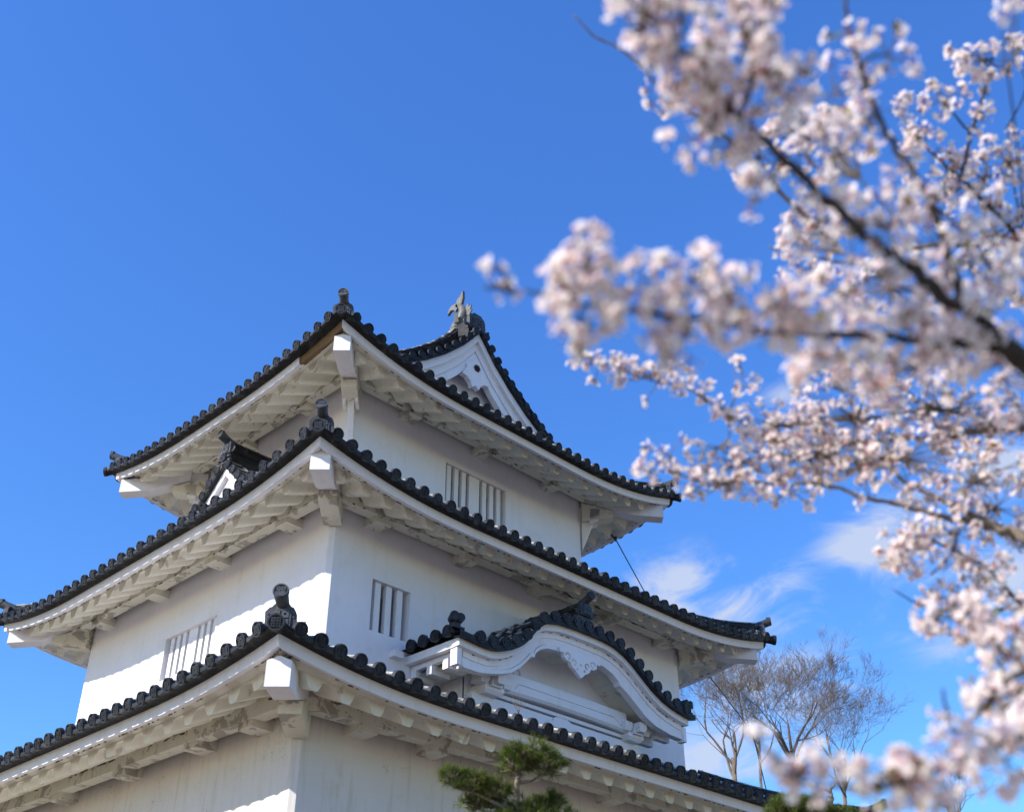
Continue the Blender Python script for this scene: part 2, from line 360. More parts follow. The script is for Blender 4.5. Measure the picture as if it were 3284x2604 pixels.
def roof_side(T, s, mb, corner_mb):
    L = SL(T, s); D = T.D; p = T.tp[s]; n = int(round((L+2*D-.72)/p)); ts = np.linspace(-D+.36, L+D-.36, n+1)
    def dmin(t):
        if T.ridge and s in 'WE' and -.02 <= t <= L+.02: return T.din[s]
        return max(T.din[s], -t, t-L)
    out = OUT[s]
    # pan tiles
    tt = np.concatenate([[-D], (ts[:-1, None]+(ts[1]-ts[0])*np.array([0, .25, .5, .75])[None]).ravel(), [ts[-1], L+D]])
    G = []
    for i, t in enumerate(tt):
        ph = ((t-ts[0])/(ts[1]-ts[0])) % 1; sag = -.022*math.sin(math.pi*ph)
        d0 = dmin(t); row = []
        for u in np.linspace(0, 1, 14):
            d = (D-.02)*(1-u)+d0*u; row.append(p3(T, s, t, d, surf(T, s, t, D-d)+sag-.02))
        G.append(row)
    mb.grid(G)
    for i, t in enumerate(ts):
        t0 = t+random.uniform(-.006, .006); d0 = dmin(t); m = max(3, int((D-d0)/.3)+2)
        pts = [p3(T, s, t0, d, surf(T, s, t, D-d)+.012) for d in np.linspace(D, d0, m)]
        tile_row(mb, pts)
        nrm = out*1.0+UP*(-.30)+TAN[s]*random.uniform(-.05, .05)
        c = p3(T, s, t0, D+.012, surf(T, s, t, 0)+.018+random.uniform(-.005, .005))
        crest(mb, c, nrm, .097*random.uniform(.97, 1.03), 1)
        # curved lip of the pan tile between two round ends
        if i < len(ts)-1:
            w = ts[i+1]-t; A = []; B = []
            for u in np.linspace(.0, 1, 7):
                q = t+w*u; z = surf(T, s, q, 0)-.032*math.sin(math.pi*u)+.02
                A.append(p3(T, s, q, D+.004, z+.018)); B.append(p3(T, s, q, D+.004-.006, z-.034))
            A = np.array(A); B = np.array(B)
            mb.grid([A, B], 1, False); mb.grid([B, B-out*.05+UP*.0], 1, False); mb.grid([A, A-out*.05+UP*.01], 1, False)
    # under side of the tile bed between fascia and edge
    mb.grid([[p3(T, s, t, T.o-.02, zf(T, s, t)-.0), p3(T, s, t, D-.035, surf(T, s, t, 0)-.022)] for t in np.linspace(-D+.03, L+D-.03, 70)], 0)

def FH(T, s): return .14
def fascia(T, s, parent, skip=None):
    L = SL(T, s); o = T.o
    def run(t0, t1, name, mat, dz=0, miter0=True, miter1=True, inset=0.):
        mb = MB(); ts = np.linspace(t0, t1, max(4, int((t1-t0)/.22)))
        if not miter0: ts[0] = t0
        H = FH(T, s); prof = [(o+.018, .004), (o, -H), (o-.04, -H), (o-.045, -H+.03), (o-.11, -H+.03), (o-.11, .004)]
        G = []
        for i, t in enumerate(ts):
            row = []
            for (d, z) in prof:
                d2 = d-inset; q = t
                if i == 0 and miter0: q = -d2
                if i == len(ts)-1 and miter1: q = L+d2
                jz = 0
                row.append(p3(T, s, q, d2, zf(T, s, t)+z+jz))
            row.append(row[0]); G.append(row)
        mb.grid(G, smooth=False); part(mb, name, mat, parent)
    if skip is None: run(-o, L+o, 'fascia_board', M_trim)
    else:
        run(-o, skip, 'bare_clay_fascia', M_clay, miter1=False, inset=.02); run(skip, L+o, 'fascia_board', M_trim, miter0=False)

def soffit(T, s, parent):
    L = SL(T, s); o = T.o; p = T.lp; n = int(round((L+2*o-.5)/p)); p = (L+2*o-.5)/n; d1 = o-.27; din = .37; SLP = .48; LB = T.LB; A = .17
    mb = MB(); ts = np.linspace(-o+.11, L+o-.11, n*20)
    G = []; F = []; C = []; U = []
    for t in ts:
        ph = ((t+o-.25)/p) % 1.; xw = min(ph, 1-ph); q_ = min(1., max(0., (xw-.10)/.23)); a = A*q_*q_*(3-2*q_)
        ds = max(din, -t+.04, t-L+.04); ds = min(ds, d1); row = []
        zl = lambda d: zf(T, s, t)*0+T.zb[s]+lift(T, s, t)*max(0, min(1, d/o))**1.0-LB+SLP*(d1-d)
        for u in np.linspace(0, 1, 9):
            d = d1*(1-u)+ds*u; en = 0
            if ds <= din+1e-6: en = max(0, 1-(d-din)/.12)
            row.append(p3(T, s, t, d, zl(d)+a+(A-a)*en*en*.8))
        G.append(row)
        zs = row[0][2]-a+A+.012; F.append([p3(T, s, t, d1, zs), row[0]]); U.append([p3(T, s, t, max(o-.05, -t, t-L), zf(T, s, t)-.03), p3(T, s, t, max(d1, min(-t, o-.05), min(t-L, o-.05)), zs)])
        ds2 = max(.0, -t, t-L); ds2 = min(ds2, ds)
        C.append([row[-1], p3(T, s, t, ds, zl(ds)+A+.02), p3(T, s, t, ds2, zl(ds2)+A-.01)])
    mb.grid(G, 0); mb.grid(F, 0, False); mb.grid(U, 0, False); mb.grid([[r[0], r[1]] for r in C], 0, False); mb.grid([[r[1], r[2]] for r in C], 1, False)
    t = -o+.2
    while t < L+o-.25:        # mould and open joints along the back of the fascia
        t += random.uniform(.02, .22)*random.choice([1, 1, 1, 3]); ln = random.uniform(.008, .045); z = zf(T, s, t)-FH(T, s)+.024
        if max(-t, t-L) < o-.2: mb.box(p3(T, s, t, o-.118, z), (TAN[s]*ln, OUT[s]*.006, UP*random.uniform(.002, .008)), 2)
    for k in range(int(L*3)):  # ragged dirt where the rafters meet the beam
        t = random.uniform(.1, L-.1); mb.box(p3(T, s, t, din-.005, T.zb[s]-LB+SLP*(d1-din)+random.uniform(-.005, .02)), (TAN[s]*random.uniform(.01, .07), OUT[s]*.006, UP*random.uniform(.003, .012)), 2)
    part(mb, 'wavy_rafter_plaster', [M_soff, M_worn, M_mould], parent)
    mb = MB(); z = T.zb[s]; k = .35       # long beam under the rafters, mitred at the corners
    z += T.BZ+.10; hh = -T.LB+.48*(T.o-.27-.36)+.17-T.BZ-.10
    vs = [p3(T, s, -.14, .14, z), p3(T, s, L+.14, .14, z), p3(T, s, L+.36, .36, z), p3(T, s, -.36, .36, z)]
    mb.hexa([v for v in vs]+[v+UP*max(.1, hh) for v in vs])
    part(mb, 'eave_beam', M_worn, parent)
    return n

def hip_dir(T, cx, cy): return np.array([cx, cy, 0.])
def corners(T): return [(T.x0, T.y0, -1, -1), (T.x1, T.y0, 1, -1), (T.x0, T.y1, -1, 1), (T.x1, T.y1, 1, 1)]

def oni(mb, c, n, k=1., horn=True, disc_low=True, back=.0):
    """demon-board ridge end: plate with four hollow squares, curled feet, forward horn tube with a crest"""
    n = np.array(n, float); n /= np.linalg.norm(n); a = np.cross(UP, n); a /= np.linalg.norm(a); c = np.array(c, float)
    prof = [(-.205, 0), (-.20, .12), (-.21, .24), (-.155, .30), (-.13, .305), (-.09, .35), (.09, .35), (.13, .305), (.155, .30), (.19, .24), (.20, .12), (.205, 0)]
    mb.prism([c+k*(x*a+z*UP)-n*.05 for x, z in prof], n*.09)
    inn = [(-.125, .02), (-.125, .20), (-.09, .26), (.09, .26), (.125, .20), (.125, .02)]
    q = [c+k*(x*a+z*UP)+n*.041 for x, z in inn]; m = len(q)
    for i in range(m-1):   # raised rim round the sunk panel
        A, B = q[i], q[i+1]; mid = (A+B)/2; t = (B-A)/2; mb.box(mid+n*.006, (t, np.cross(n, t)/max(1e-6, np.linalg.norm(t))*.010*k, n*.010))
    squares(mb, c+k*.14*UP+n*.043, a, UP, n, .058*k, .098*k, 0, .022)
    for s in (-1, 1):
        for (R0, rr) in ((.068, .017), (.046, .012), (.027, .010)):
            pts = []
            for u in np.linspace(math.pi*1.02, math.pi*2.15, 9):
                pts.append(c+k*((s*(.245-0)+s*R0*math.cos(u))*a+(.085+R0*math.sin(u))*UP)+n*.0)
            mb.tube(pts, rr*k, n=6, up=n)
        for zz in (.16, .21): mb.tube([c+k*(s*.165*a+zz*UP)+n*.035, c+k*(s*.165*a+zz*UP)+n*.052], .014*k, n=6, up=UP)
    if horn:
        pts = []
        for u in np.linspace(0, 1, 7): pts.append(c+n*(-.28+.50*u)*k+UP*(.30+.05*u+.10*u*u)*k)
        mb.tube(pts, np.linspace(.075, .098, 7)*k, n=12, up=UP)
        t = pts[-1]-pts[-2]; crest(mb, pts[-1]+n*.002, n*.8+UP*.05, .104*k)
def hips(T, parent, top=None):
    o = T.o
    for (x, y, cx, cy) in corners(T):
        dirv = np.array([cx, cy, 0.]); u = dirv/math.sqrt(2); w = np.array([-u[1], u[0], 0]); hc = T.hc
        P = lambda dd, z, off=0: np.array([x, y, 0])+dirv*dd+UP*z+w*off
        # hip rafter: square beam with roof-shaped top, end cut square to the diagonal
        zt, zb_ = hc+T.hr[1], hc+T.hr[0]; dd0, dd1 = o-.13, .25
        def sec(dd, dz): return [P(dd, zb_+dz, -.15), P(dd, zb_+dz, .15), P(dd, zt+dz-.06, .15), P(dd, zt+dz, 0), P(dd, zt+dz-.06, -.15)]
        mb = MB(); A, B, C2 = sec(dd0, 0), sec(dd0-.45, .05), sec(dd1, .30)
        for s0, s1 in ((A, B), (B, C2)):
            mb.add(s0+s1, [(i, (i+1) % 5, 5+(i+1) % 5, 5+i) for i in range(5)])
        mb.add(A, [(0, 1, 2, 3, 4)]); mb.add(C2, [(4, 3, 2, 1, 0)])
        part(mb, 'hip_rafter', M_trim, parent)
        # arm block under it
        mb = MB(); zz = hc+T.hr[0]+.0
        vs = [P(0, zz-.10, -.15), P(.50, zz-.0, -.15), P(.50, zz-.0, .15), P(0, zz-.10, .15)]
        vt = [P(0, zz+.34, -.15), P(.50, zz+.16, -.15), P(.50, zz+.16, .15), P(0, zz+.34, .15)]
        mb.hexa(vs+vt); part(mb, 'corner_bracket', M_worn, parent)
        if T.ridge:
            mb = MB(); h = [P(.0, 12.62, -.06), P(.27, 13.60, -.06), P(.42, 13.72, -.06), P(.42, 13.9, -.06), P(0, 13.9, -.06)]
            mb.prism(h, w*.12)
            for q in (-.15, .09): mb.prism([P(.12, 13.22, q), P(.26, 13.28, q), P(.30, 13.6, q), P(.14, 13.6, q)], w*.06)
            part(mb, 'corner_brace', M_trim, parent)
        # hip ridge on the tiles
        s = 'S' if cy < 0 else 'N'
        L = SL(T, s); tt = (lambda dd: -dd) if cx < 0 else (lambda dd: L+dd)
        end = -1.1 if not T.ridge else -.45
        dds = np.linspace(o-.10, end, 16); zs = [surf(T, s, tt(dd), T.D-dd) for dd in dds]
        mb = MB()
        for (hw, z0, z1) in ((.125, -.05, .10), (.105, .10, .155), (.12, .155, .175), (.095, .175, .22)):
            G = [[P(dd, z+z0, -hw), P(dd, z+z1, -hw), P(dd, z+z1, hw), P(dd, z+z0, hw), P(dd, z+z0, -hw)] for dd, z in zip(dds, zs)]
            mb.grid(G, 0, False); mb.add([G[0][i] for i in range(4)], [(0, 1, 2, 3)])
        tile_row(mb, [P(dd, z+.235) for dd, z in zip(dds, zs)], .078)
        for dd, z in list(zip(dds, zs))[1::2]:      # little round tiles let into the ridge flank
            for q in (-1, 1): mb.tube([P(dd, z+.05, q*.11), P(dd, z+.05, q*.145)], .04, n=8)
        # the tile on the very corner
        ct = [P(T.D-.42, hc+.14), P(T.D-.10, hc+.06), P(T.D-.01, hc+.045)]
        mb.tube(ct, [.08, .088, .10], n=12); crest(mb, ct[-1]+u*.0, u-UP*.12, .105, 1)
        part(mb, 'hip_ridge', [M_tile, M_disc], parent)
        mb = MB(); dd = o+.0; oni(mb, P(dd, hc+.05), u, .93); part(mb, 'ridge_end_tile', M_orn, parent)

def brackets(T, s, ts, parent):
    z = T.zb[s]+T.BZ-.04
    for t in ts:
        mb = MB(); w = .165; dz = random.uniform(-.01, .01)
        vs = [p3(T, s, t-w, -.02, z+.03+dz), p3(T, s, t+w, -.02, z+.03+dz), p3(T, s, t+w, .33, z+.045+dz), p3(T, s, t-w, .33, z+.045+dz)]
        mb.hexa(vs+[v+UP*(.16 if i < 2 else .14) for i, v in enumerate(vs)])
        part(mb, 'wall_bracket', M_worn, parent)

def wall_tier(T, wins):
    """four plastered faces with chamfered corners and window openings left open"""
    c = .07; z0, z1 = T.wz0, T.wz1; mb = MB()
    for s in 'SNWE':
        L = SL(T, s); ops = sorted([w for w in wins if w[0] == s], key=lambda w: w[1])
        ts = [c]+[q for w in ops for q in (w[1], w[2])]+[L-c]
        for i in range(len(ts)-1):
            a, b = ts[i], ts[i+1]
            segs = [(z0, z1)]
            if i % 2 == 1:
                w = ops[i//2]; segs = [(z0, w[3]), (w[4], z1)]
            for (za, zb_) in segs:
                nz = max(2, int((zb_-za)/.5)); nt_ = max(2, int((b-a)/.5))
                mb.grid([[p3(T, s, t, 0, z) for z in np.linspace(za, zb_, nz)] for t in np.linspace(a, b, nt_)], 0, False)
        for w in ops:   # reveals and closed back
            _, a, b, za, zb_ = w; dp = -.55
            F = [p3(T, s, a, 0, za), p3(T, s, b, 0, za), p3(T, s, b, 0, zb_), p3(T, s, a, 0, zb_)]
            K = [p3(T, s, a, dp, za), p3(T, s, b, dp, za), p3(T, s, b, dp, zb_), p3(T, s, a, dp, zb_)]
            mb.add(F+K, [(0, 1, 5, 4), (1, 2, 6, 5), (2, 3, 7, 6), (3, 0, 4, 7)])
    for (x, y, cx, cy) in corners(T):
        mb.add([(x-cx*c, y, z0), (x, y-cy*c, z0), (x, y-cy*c, z1), (x-cx*c, y, z1)], [(0, 1, 2, 3)])
    o = part(mb, 'storey_wall', T.mat)
    for (s, a, b, za, zb_) in wins:
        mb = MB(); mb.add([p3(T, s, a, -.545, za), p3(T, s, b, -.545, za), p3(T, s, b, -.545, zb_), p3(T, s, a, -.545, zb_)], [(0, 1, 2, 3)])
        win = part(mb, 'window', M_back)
        wd = b-a
        bars = [(.065, .125), (.205, .125), (.43, .125), (.64, .29), (1.0, .125), (1.21, .125), (1.42, .125)]
        if wd > 1.2:
            g = (wd-6*.115-.29)/8; pos = []; q = a+g
            for k in range(7):
                w = .29 if k == 3 else .115; pos.append((q, w)); q += w+g
        else:
            g = (wd-3*.12)/4; pos = [(a+g*(k+1)+.12*k, .12) for k in range(3)]
        for q, w in pos:
            mb = MB(); mb.hexa([p3(T, s, q, -.145, za), p3(T, s, q+w, -.145, za), p3(T, s, q+w, -.065, za), p3(T, s, q, -.065, za),
                                p3(T, s, q, -.145, zb_), p3(T, s, q+w, -.145, zb_), p3(T, s, q+w, -.065, zb_), p3(T, s, q, -.065, zb_)])
            part(mb, 'window_bar', M_trim, win)
    return o

wins = {3: [('S', 2.46, 4.20, 12.20, 13.18), ('N', 2.46, 4.20, 12.20, 13.18), ('W', 1.7, 3.4, 12.6, 13.1)],
        2: [('S', .90, 1.72, 8.36, 9.24), ('S', 7.46, 8.28, 8.36, 9.24), ('W', 3.165, 4.85, 8.46, 9.27), ('N', 3.6, 5.2, 8.4, 9.25), ('E', 3.2, 4.9, 8.4, 9.25)],
        1: []}
for T, num in ((T1, 1), (T2, 2), (T3, 3)):
    random.seed(num)
    if num == 3: wins[3] = wins[3][:2]
    wall_tier(T, wins[num])
    mb = MB()
    for s in 'SWNE': roof_side(T, s, mb, None)
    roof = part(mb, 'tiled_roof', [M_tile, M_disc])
    for s in 'SWNE':
        fascia(T, s, roof, skip=(-.21 if (num == 3 and s == 'W') else None))
        soffit(T, s, roof)
    hips(T, roof)
    if num == 3:
        brackets(T, 'S', [1.32, 3.33, 5.45], roof); brackets(T, 'N', [1.32, 3.33, 5.45], roof); brackets(T, 'W', [1.3, 3.4], roof); brackets(T, 'E', [1.3, 3.8], roof)
    elif num == 2:
        for s in 'SN': brackets(T, s, [.80, 2.80, 4.72, 6.65, 8.45], roof)
        for s in 'WE': brackets(T, s, [1.0, 3.12, 5.17, 7.2], roof)
    else:
        for s in 'SN': brackets(T, s, [.90, 2.2, 4.1, 6.1, 8.1, 10.2], roof)
        for s in 'WE': brackets(T, s, [.75, 2.1, 4.1, 6.1, 8.1, 9.6], roof)
    T.roof = roof
R3, R2 = T3.roof, T2.roof

# ---- gable of the top roof (both ends)
def rakez(r): return 13.575+rise(4.945-r)
for gy, sg in ((0., 1), (5.115, -1)):
    yy = lambda y: gy+sg*y
    def band(name, y0, y1, top, bot, rmax, mat=M_trim, n=20):
        mb = MB(); rs = np.linspace(-rmax, rmax, 2*n+1)
        G = [[(3.33+r, yy(y0), rakez(abs(r))-top), (3.33+r, yy(y0), rakez(abs(r))-bot), (3.33+r, yy(y1), rakez(abs(r))-bot), (3.33+r, yy(y1), rakez(abs(r))-top), (3.33+r, yy(y0), rakez(abs(r))-top)] for r in rs]
        mb.grid(G, 0, False); part(mb, name, mat, R3)
    band('gable_fascia', .02, .16, .05, .27, 2.75)
    band('bargeboard', .11, .24, .25, .50, 2.7)
    band('bargeboard', .15, .26, .48, .56, 2.68)
    band('bargeboard', .13, .27, .54, .76, 2.62)
    mb = MB(); rs = np.linspace(-2.95, 2.95, 31)
    mb.grid([[(3.33+r, yy(.45), 14.2), (3.33+r, yy(.45), rakez(abs(r))-.03)] for r in rs], 0, False); part(mb, 'gable_wall', M_wall, R3)
    mb = MB(); prof = [(0, 16.22), (.29, 15.96), (.27, 15.88), (.40, 15.66), (.26, 15.64), (.16, 15.56), (.10, 15.43), (0, 15.50), (-.10, 15.43), (-.16, 15.56), (-.26, 15.64), (-.40, 15.66), (-.27, 15.88), (-.29, 15.96)]
    mb.prism([(3.33+x, yy(.08), z+.02) for x, z in prof], (0, sg*.12, 0)); pend = part(mb, 'gable_pendant', M_trim, R3)
    mb = MB()
    for k in range(6):
        q = k*math.pi/3; mb.tube([(3.35+.055*math.cos(q), yy(.08), 15.99+.055*math.sin(q)), (3.35+.055*math.cos(q), yy(.05), 15.99+.055*math.sin(q))], .036, n=8)
    mb.tube([(3.35, yy(.08), 15.99), (3.35, yy(.03), 15.99)], .032, n=8); part(mb, 'rosette_boss', M_rust, R3)
    # verge tiles with their round ends looking out
    mb = MB(); rs = [.16]; 
    while rs[-1] < 2.75:
        dr = .01; a = rs[-1]; b = a+dr
        while math.hypot(b-a, rakez(b)-rakez(a)) < .298: b += dr
        rs.append(b)
    for r in rs:
        for q in (-1, 1):
            z = rakez(r)+.075; x = 3.33+q*r
            tile_row(mb, [(x, yy(-.07), z-.01), (x, yy(.22), z), (x, yy(.5), z)], .08); crest(mb, (x, yy(-.085), z+.01), (0, -sg, -.06), .095, 1)
    for q in (-1, 1):   # pan lip
        rr = np.linspace(.0, 2.85, 40); mb.grid([[(3.33+q*r, yy(-.07), rakez(r)+.045), (3.33+q*r, yy(-.07), rakez(r)-.055), (3.33+q*r, yy(.05), rakez(r)-.05)] for r in rr], 0, False)
        rr = np.linspace(.0, 2.85, 40); mb.grid([[(3.33+q*r, yy(-.07), rakez(r)+.045), (3.33+q*r, yy(.5), rakez(r)+.03)] for r in rr], 0, False)
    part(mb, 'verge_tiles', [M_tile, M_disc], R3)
    for q in (-1, 1):   # descending ridge beside the verge
        mb = MB(); rr = np.linspace(2.75, .12, 24); y0 = .62
        for hw, z0, z1 in ((.13, -.02, .15), (.10, .15, .23), (.125, .23, .255), (.095, .255, .34), (.12, .34, .365), (.09, .365, .43), (.11, .43, .45)):
            G = [[(3.33+q*r, yy(y0-hw), rakez(r)+z0), (3.33+q*r, yy(y0-hw), rakez(r)+z1), (3.33+q*r, yy(y0+hw), rakez(r)+z1), (3.33+q*r, yy(y0+hw), rakez(r)+z0), (3.33+q*r, yy(y0-hw), rakez(r)+z0)] for r in rr]
            mb.grid(G, 0, False); mb.add(G[0][:4], [(0, 1, 2, 3)])
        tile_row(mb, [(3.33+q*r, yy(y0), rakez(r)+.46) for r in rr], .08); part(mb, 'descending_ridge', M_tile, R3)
        mb = MB(); oni(mb, (3.33+q*2.80, yy(y0), rakez(2.80)-.02), (q, 0, 0), .8); part(mb, 'ridge_end_tile', M_orn, R3)
# main ridge
mb = MB(); ys = np.linspace(.14, 4.975, 21); up_ = lambda y: .16*(abs(y-2.557)/2.42)**2.5
for hw, z0, z1 in ((.20, -.15, .06), (.15, .06, .11), (.18, .11, .13), (.14, .13, .18), (.17, .18, .20), (.13, .20, .24), (.16, .24, .26)):
    G = [[(3.33-hw, y, 16.98+z0), (3.33-hw, y, 16.98+z1+up_(y)), (3.33+hw, y, 16.98+z1+up_(y)), (3.33+hw, y, 16.98+z0), (3.33-hw, y, 16.98+z0)] for y in ys]
    mb.grid(G, 0, False); mb.add(G[0][:4], [(0, 1, 2, 3)]); mb.add(G[-1][:4], [(0, 1, 2, 3)])
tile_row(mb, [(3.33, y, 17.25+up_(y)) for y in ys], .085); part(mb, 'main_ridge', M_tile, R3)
for y, n in ((.10, -1), (5.015, 1)):
    mb = MB(); oni(mb, (3.33, y, 17.05), (0, n, 0), 1.25, horn=False); part(mb, 'ridge_end_tile', M_orn, R3)
# fish ornament: head on the ridge, body rising, forked tail
for y0, sg in ((.45, 1), (4.66, -1)):
    mb = MB(); X = 3.33; Pf = lambda a, z, x=0: np.array([X+x, y0+sg*a, z])
    spine = [(.56, 17.28), (.30, 17.48), (.16, 17.62), (.10, 17.76), (.12, 17.90), (.19, 18.02), (.25, 18.09), (.27, 18.13)]
    rad = [.10, .15, .15, .125, .10, .075, .055, .04]
    # ringed scales
    sp = np.array([Pf(a, z) for a, z in spine]); L = np.linspace(0, 7, 43); q = np.array([[np.interp(l, range(8), sp[:, i]) for i in range(3)] for l in L])
    r = np.interp(L, range(8), rad)*(1+.05*np.where(np.arange(43) % 2 == 0, 1, -1)); mb.tube(q, r, n=14, up=(1, 0, 0))
    def fin(poly, th): mb.prism([Pf(a, z, -th/2) for a, z in poly], (th, 0, 0))
    fin([(.28, 18.03), (.15, 18.08), (.10, 18.25), (.115, 18.47), (.20, 18.37), (.31, 18.28), (.36, 18.12)], .07)
    fin([(.25, 18.05), (.34, 18.20), (.48, 18.21), (.58, 18.15), (.63, 18.00), (.52, 18.08), (.43, 18.06), (.35, 17.97)], .07)
    fin([(-.10, 17.62), (-.20, 17.75), (-.14, 17.76), (-.17, 17.90), (-.09, 17.88), (-.07, 18.0), (.02, 17.94), (.0, 17.7)], .03)
    for x in (-1, 1): mb.prism([Pf(.25, 17.5, x*.14), Pf(.12, 17.72, x*.26), Pf(.05, 17.6, x*.22), Pf(.08, 17.45, x*.14)], (x*.02, 0, 0))
    part(mb, 'fish_ornament', M_fish, R3)

# ---- small triangular dormer gable on the left roof of the second tier
DY = 2.57
def dz(r): return 12.66+.08-(.98*r-.035*r*r)
dorm = MB(); 
for q in (-1, 1):
    rr = np.linspace(0, 1.9, 14); dorm.grid([[(x, DY+q*r, dz(r)) for x in (-1.10, -.7, -.3, .0)] for r in rr], 0, False)
    for x in np.arange(-.72, 0, .29): tile_row(dorm, [(x, DY+q*r, dz(r)+.03) for r in np.linspace(1.85, .1, 7)], .076, up=(0, 0, 1))
    r = .19
    while r < 1.9:
        z = dz(r)+.055; y = DY+q*r; tile_row(dorm, [(-1.12, y, z), (-.84, y, z+.01)], .078); crest(dorm, (-1.135, y, z+.005), (-1, 0, -.06), .094, 1); r += .212
    dorm.grid([[(-1.12, DY+q*r, dz(r)+.05), (-1.12, DY+q*r, dz(r)-.06), (-1.02, DY+q*r, dz(r)-.06)] for r in rr], 0, False)
crest(dorm, (-1.14, DY, dz(0)+.10), (-1, 0, -.06), .094, 1)
DG = part(dorm, 'dormer_gable', [M_tile, M_disc])
for nm, x0, x1, a, b in (('gable_fascia', -1.03, -.90, .07, .26), ('bargeboard', -.94, -.86, .24, .60)):
    mb = MB(); rs = np.linspace(-1.9, 1.9, 31)
    mb.grid([[(x0, DY+r, dz(abs(r))-a), (x0, DY+r, dz(abs(r))-b), (x1, DY+r, dz(abs(r))-b), (x1, DY+r, dz(abs(r))-a), (x0, DY+r, dz(abs(r))-a)] for r in rs], 0, False); part(mb, nm, M_trim, DG)
mb = MB(); mb.grid([[(-.78, DY+r, 10.9), (-.78, DY+r, dz(abs(r))-.05)] for r in np.linspace(-1.8, 1.8, 21)], 0, False); part(mb, 'gable_wall', M_wall, DG)
mb = MB()
for hw, z0, z1 in ((.13, -.1, .16), (.095, .16, .24), (.12, .24, .26), (.085, .26, .40), (.11, .40, .42)):
    mb.box((-.53, DY, 12.74+(z0+z1)/2), ((.53, 0, 0), (0, hw, 0), (0, 0, (z1-z0)/2)))
tile_row(mb, [(-1.0, DY, 13.19), (-.5, DY, 13.18), (0, DY, 13.18)], .075)
for x in (-.75, -.62, -.49, -.1):
    for q in (-1, 1): mb.tube([(x, DY+q*.08, 13.06), (x, DY+q*.105, 13.06)], .05, n=10)
part(mb, 'dormer_ridge', M_tile, DG)
mb = MB(); oni(mb, (-1.08, DY, 12.90), (-1, 0, 0), .92)
for k, (y, z) in enumerate([(.16, .0), (.2, -.1), (.12, -.13), (-.16, .0), (-.2, -.1), (-.12, -.13), (0, -.12)]): mb.tube([(-1.10, DY+y-.05, 12.84+z), (-1.13, DY+y, 12.80+z), (-1.10, DY+y+.05, 12.86+z)], .028, n=6)
part(mb, 'ridge_end_tile', M_orn, DG)

# ---- undulating gable over the first roof, right face
KX = np.array([.44, .62, .87, 1.12, 1.28, 1.49, 1.72, 1.89, 2.02, 2.13, 2.26, 2.41, 2.74, 3.05, 3.37, 3.60, 3.96, 4.22, 4.48, 4.73, 4.99, 5.25, 5.51, 5.78, 6.06, 6.31])
KZ = np.array([8.10, 8.085, 8.065, 8.065, 8.09, 8.165, 8.29, 8.43, 8.58, 8.70, 8.81, 8.89, 8.965, 8.985, 8.99, 8.99, 8.98, 8.945, 8.86, 8.73, 8.56, 8.40, 8.28, 8.20, 8.15, 8.12])
def kz(x): return float(np.interp(x, KX, KZ))
BX = np.array([.46, .73, .97, 1.22, 1.47, 1.70, 1.91, 2.09, 2.16, 2.19, 2.26, 2.265, 2.30, 2.40, 2.56, 2.90, 3.09, 3.25, 3.36, 3.37, 3.38, 3.50, 3.79, 4.05, 4.30, 4.44, 4.475, 4.55, 4.56, 4.68, 4.93, 5.18, 5.45, 5.86, 6.22])
BZ = np.array([7.69, 7.69, 7.69, 7.73, 7.79, 7.87, 8.01, 8.18, 8.255, 8.265, 8.28, 8.32, 8.37, 8.45, 8.515, 8.555, 8.54, 8.51, 8.49, 8.487, 8.49, 8.53, 8.59, 8.575, 8.50, 8.40, 8.33, 8.31, 8.30, 8.24, 8.08, 7.92, 7.82, 7.755, 7.74])
xs = np.unique(np.concatenate([KX, BX, np.linspace(.46, 6.3, 70)]))
bz = lambda x: float(np.interp(x, BX, BZ))
kt = MB(); YF = -2.83
G = [[(x, YF, kz(x)+.06), (x, -2.4, kz(x)+.075), (x, -1.44, kz(x)+.09)] for x in np.linspace(.35, 6.4, 70)]; kt.grid(G, 0, True)
kt.grid([[(x, YF, kz(x)+.07), (x, YF, kz(x)-.03), (x, -2.66, kz(x)-.0)] for x in np.linspace(.35, 6.4, 70)], 0, False)
kxs = [.80]; 
while kxs[-1] < 6.05:
    a = kxs[-1]; b = a+.01
    while math.hypot(b-a, kz(b)-kz(a)) < .285: b += .01
    kxs.append(b)
for i, x in enumerate(kxs):
    z = kz(x)+.10; tile_row(kt, [(x, YF, z-.005), (x, -2.5, z), (x, -2.42, z)], .082); crest(kt, (x, YF-.012, z), (0, -1, -.08), .10, 1)
for y in np.arange(-2.24, -1.5, .27):      # rows that run up the curve behind the verge
    a = [(x, y, kz(x)+.10) for x in np.linspace(.36, 3.05, 24)]; tile_row(kt, a, .085); b = [(x, y, kz(x)+.10) for x in np.linspace(6.42, 3.7, 24)]; tile_row(kt, b, .085)
for y in np.arange(-2.55, -1.5, .29):
    for x, q in ((.33, -1), (6.43, 1)): crest(kt, (x, y, kz(x)+.11), (q, 0, -.1), .10, 1); tile_row(kt, [(x, y, kz(x)+.11), (x-q*.4, y, kz(x)+.11)], .085)
KG = part(kt, 'curved_gable', [M_tile, M_disc])
